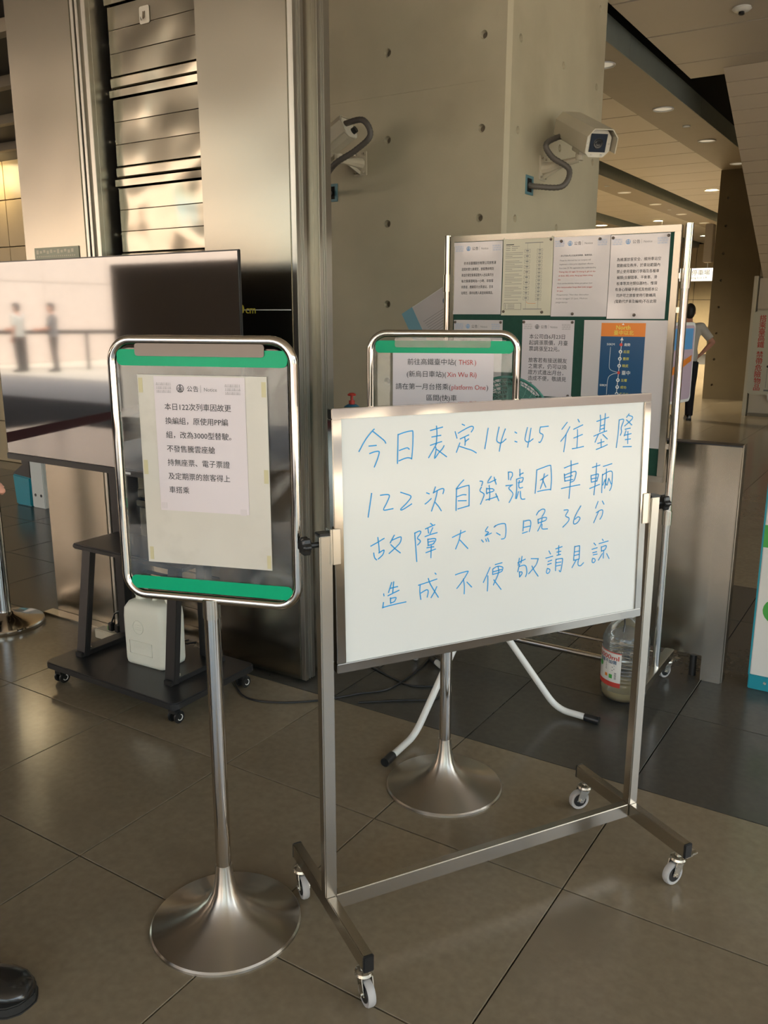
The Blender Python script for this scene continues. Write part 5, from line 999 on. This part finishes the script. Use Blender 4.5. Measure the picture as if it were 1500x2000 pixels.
def standing(**k):
    J = dict(pelvis=(0, 0, .94), waist=(0, .0, 1.08), chest=(0, .0, 1.30), neck0=(0, .01, 1.44), neck=(0, .0, 1.50), head=(0, -.015, 1.60),
             shL=(.18, 0, 1.40), elL=(.23, .03, 1.12), wrL=(.24, -.03, .88), shR=(-.18, 0, 1.40), elR=(-.23, .03, 1.12), wrR=(-.24, -.03, .88),
             hipL=(.09, 0, .88), knL=(.10, -.01, .49), anL=(.10, .02, .09), hipR=(-.09, 0, .88), knR=(-.10, -.01, .49), anR=(-.10, .02, .09))
    J.update(k); return J
# faces the picture's right-hand side; its forearm reaches into the frame
PH = 122.65
person('person in black shoes mostly cut off by the left edge, shoe tip and fingertips showing', (-1.732, 0.939, 0), PH,
       standing(elR=(-.22, .10, 1.155), wrR=(-.205, -.092, 1.18), palmR=(0, 0, -1), curl=.6, ftL=4, ftR=-6, anR=(-.11, .025, .09), knR=(-.10, .03, .49), hipL=(.09, .10, .88), pelvis=(0, .08, .94), hipR=(-.09, .06, .88), waist=(0, .09, 1.08), chest=(0, .10, 1.30), neck0=(0, .11, 1.44), neck=(0, .10, 1.50), head=(0, .085, 1.60), shL=(.18, .16, 1.40), shR=(-.18, .08, 1.40), knL=(.10, .26, .49), anL=(.10, .42, .09), elL=(.20, .34, 1.14), wrL=(.18, .42, .90)), M['cloth_dark'], M['cloth_dark'], vox=.005)
person('person in a white shirt and dark trousers standing far down the hall', (-3.03, 12.72, 0), 200,
       standing(elR=(-.36, .05, 1.18), wrR=(-.20, .02, .99), palmR=(1, 0, 0), ftL=5), M['cloth_white'], M['cloth_dark'], scale=.93)
person('person in a grey shirt leaning on the plaza rail, seen only mirrored in the television', (-19.3, -9.7, 0), -150,
       standing(elR=(-.20, -.18, 1.10), wrR=(-.15, -.36, 1.08)), M['cloth_grey'], M['cloth_dark'])
person('person in a white shirt leaning on the plaza rail, seen only mirrored in the television', (-19.95, -9.15, 0), -110,
       standing(elL=(.22, -.16, 1.10), wrL=(.15, -.34, 1.08)), M['cloth_white'], M['cloth_dark'])
# ================================================================= PLAZA (mirrored in the steel and the television)
pw = thing('wall_plaza', 'sunlit pale panelled wall across the plaza, plus a low unseen one added at right', None, kind='structure')
pm = MB().box(0, .3, .01, 2.39, .01, 2.39).mesh('wall_tile', M['plaza_wall'], bev=.01, seg=1, smooth=0)
for j in range(10):
    for k in range(4): inst(pm, 'wall_tile', pw, (-23.5, -22+2.4*j, 2.4*k))
pm2 = MB().box(.01, 2.39, 0, .3, .01, 2.39).mesh('wall_tile', M['plaza_wall'], bev=.01, seg=1, smooth=0)
for j in range(15):
    for k in range(3): inst(pm2, 'wall_tile', pw, (-23.5+2.4*j, -30, 2.4*k))
pm3 = MB().box(.01, 2.39, 0, .3, .01, 2.39).mesh('wall_tile', M['plaza_wall'], bev=.01, seg=1, smooth=0)
for j in range(14):
    for k in range(1):
        o = inst(pm, 'wall_tile', pw, (17, -24+2.4*j, 2.4*k))  # unseen low wall added for dark reflections in the polished frames
bo = MB().box(-9.5, -3.2, -4.2, -3.4, 0, 2.12).build('dark_booth', M['booth'], bev=.01); tag(bo, 'dark brown booth on the plaza side, seen only in reflections', 'booth')
ra = thing('plaza_rail', 'dark rail bench on the plaza, seen only mirrored in the television', 'rail', (-19.9, -10.2, 0), -53.6)
MB().box(-4, 4, -.2, .2, .95, 1.05).build('top_rail', M['black'], ra)
for k in range(6): MB().box(-3.9+1.55*k, -3.82+1.55*k, -.15, .15, 0, .95).build('leg', M['black'], ra)
def tree(x, y, h, label):
    t = thing('plaza_tree', label, 'tree', (x, y, 0), 0, 'trees on the plaza')
    MB().tube([(0, 0, 0), (.05, 0, h*.3), (0, .06, h*.6)], [.16, .12, .07], 10).build('trunk', M['bark'], t, smooth=60)
    mb = MB(); rr = random.Random(int(x*10))
    for k in range(1400):
        a_, b_, c_ = rr.gauss(0, 1), rr.gauss(0, 1), rr.gauss(0, 1); q = math.sqrt(a_*a_+b_*b_+c_*c_); r_ = rr.uniform(.55, 1)**.5
        p = Vector((a_/q*r_*h*.32, b_/q*r_*h*.32, h*.68+c_/q*r_*h*.30)); u_ = Vector((rr.gauss(0, 1), rr.gauss(0, 1), rr.gauss(0, 1))).normalized()*.22; v_ = u_.cross(Vector((rr.gauss(0, 1), rr.gauss(0, 1), 1))).normalized()*.13
        mb.add([p-u_, p+v_, p+u_, p-v_], [(0, 1, 2, 3)])
    mb.build('crown', M['foliage'], t, smooth=0, kind='stuff')
for x, y, h, l_ in ((14, -10, 7, 'green plaza tree behind the viewer, farthest right'), (3, -19, 6, 'green plaza tree behind the viewer, middle one')): tree(x, y, h, l_)
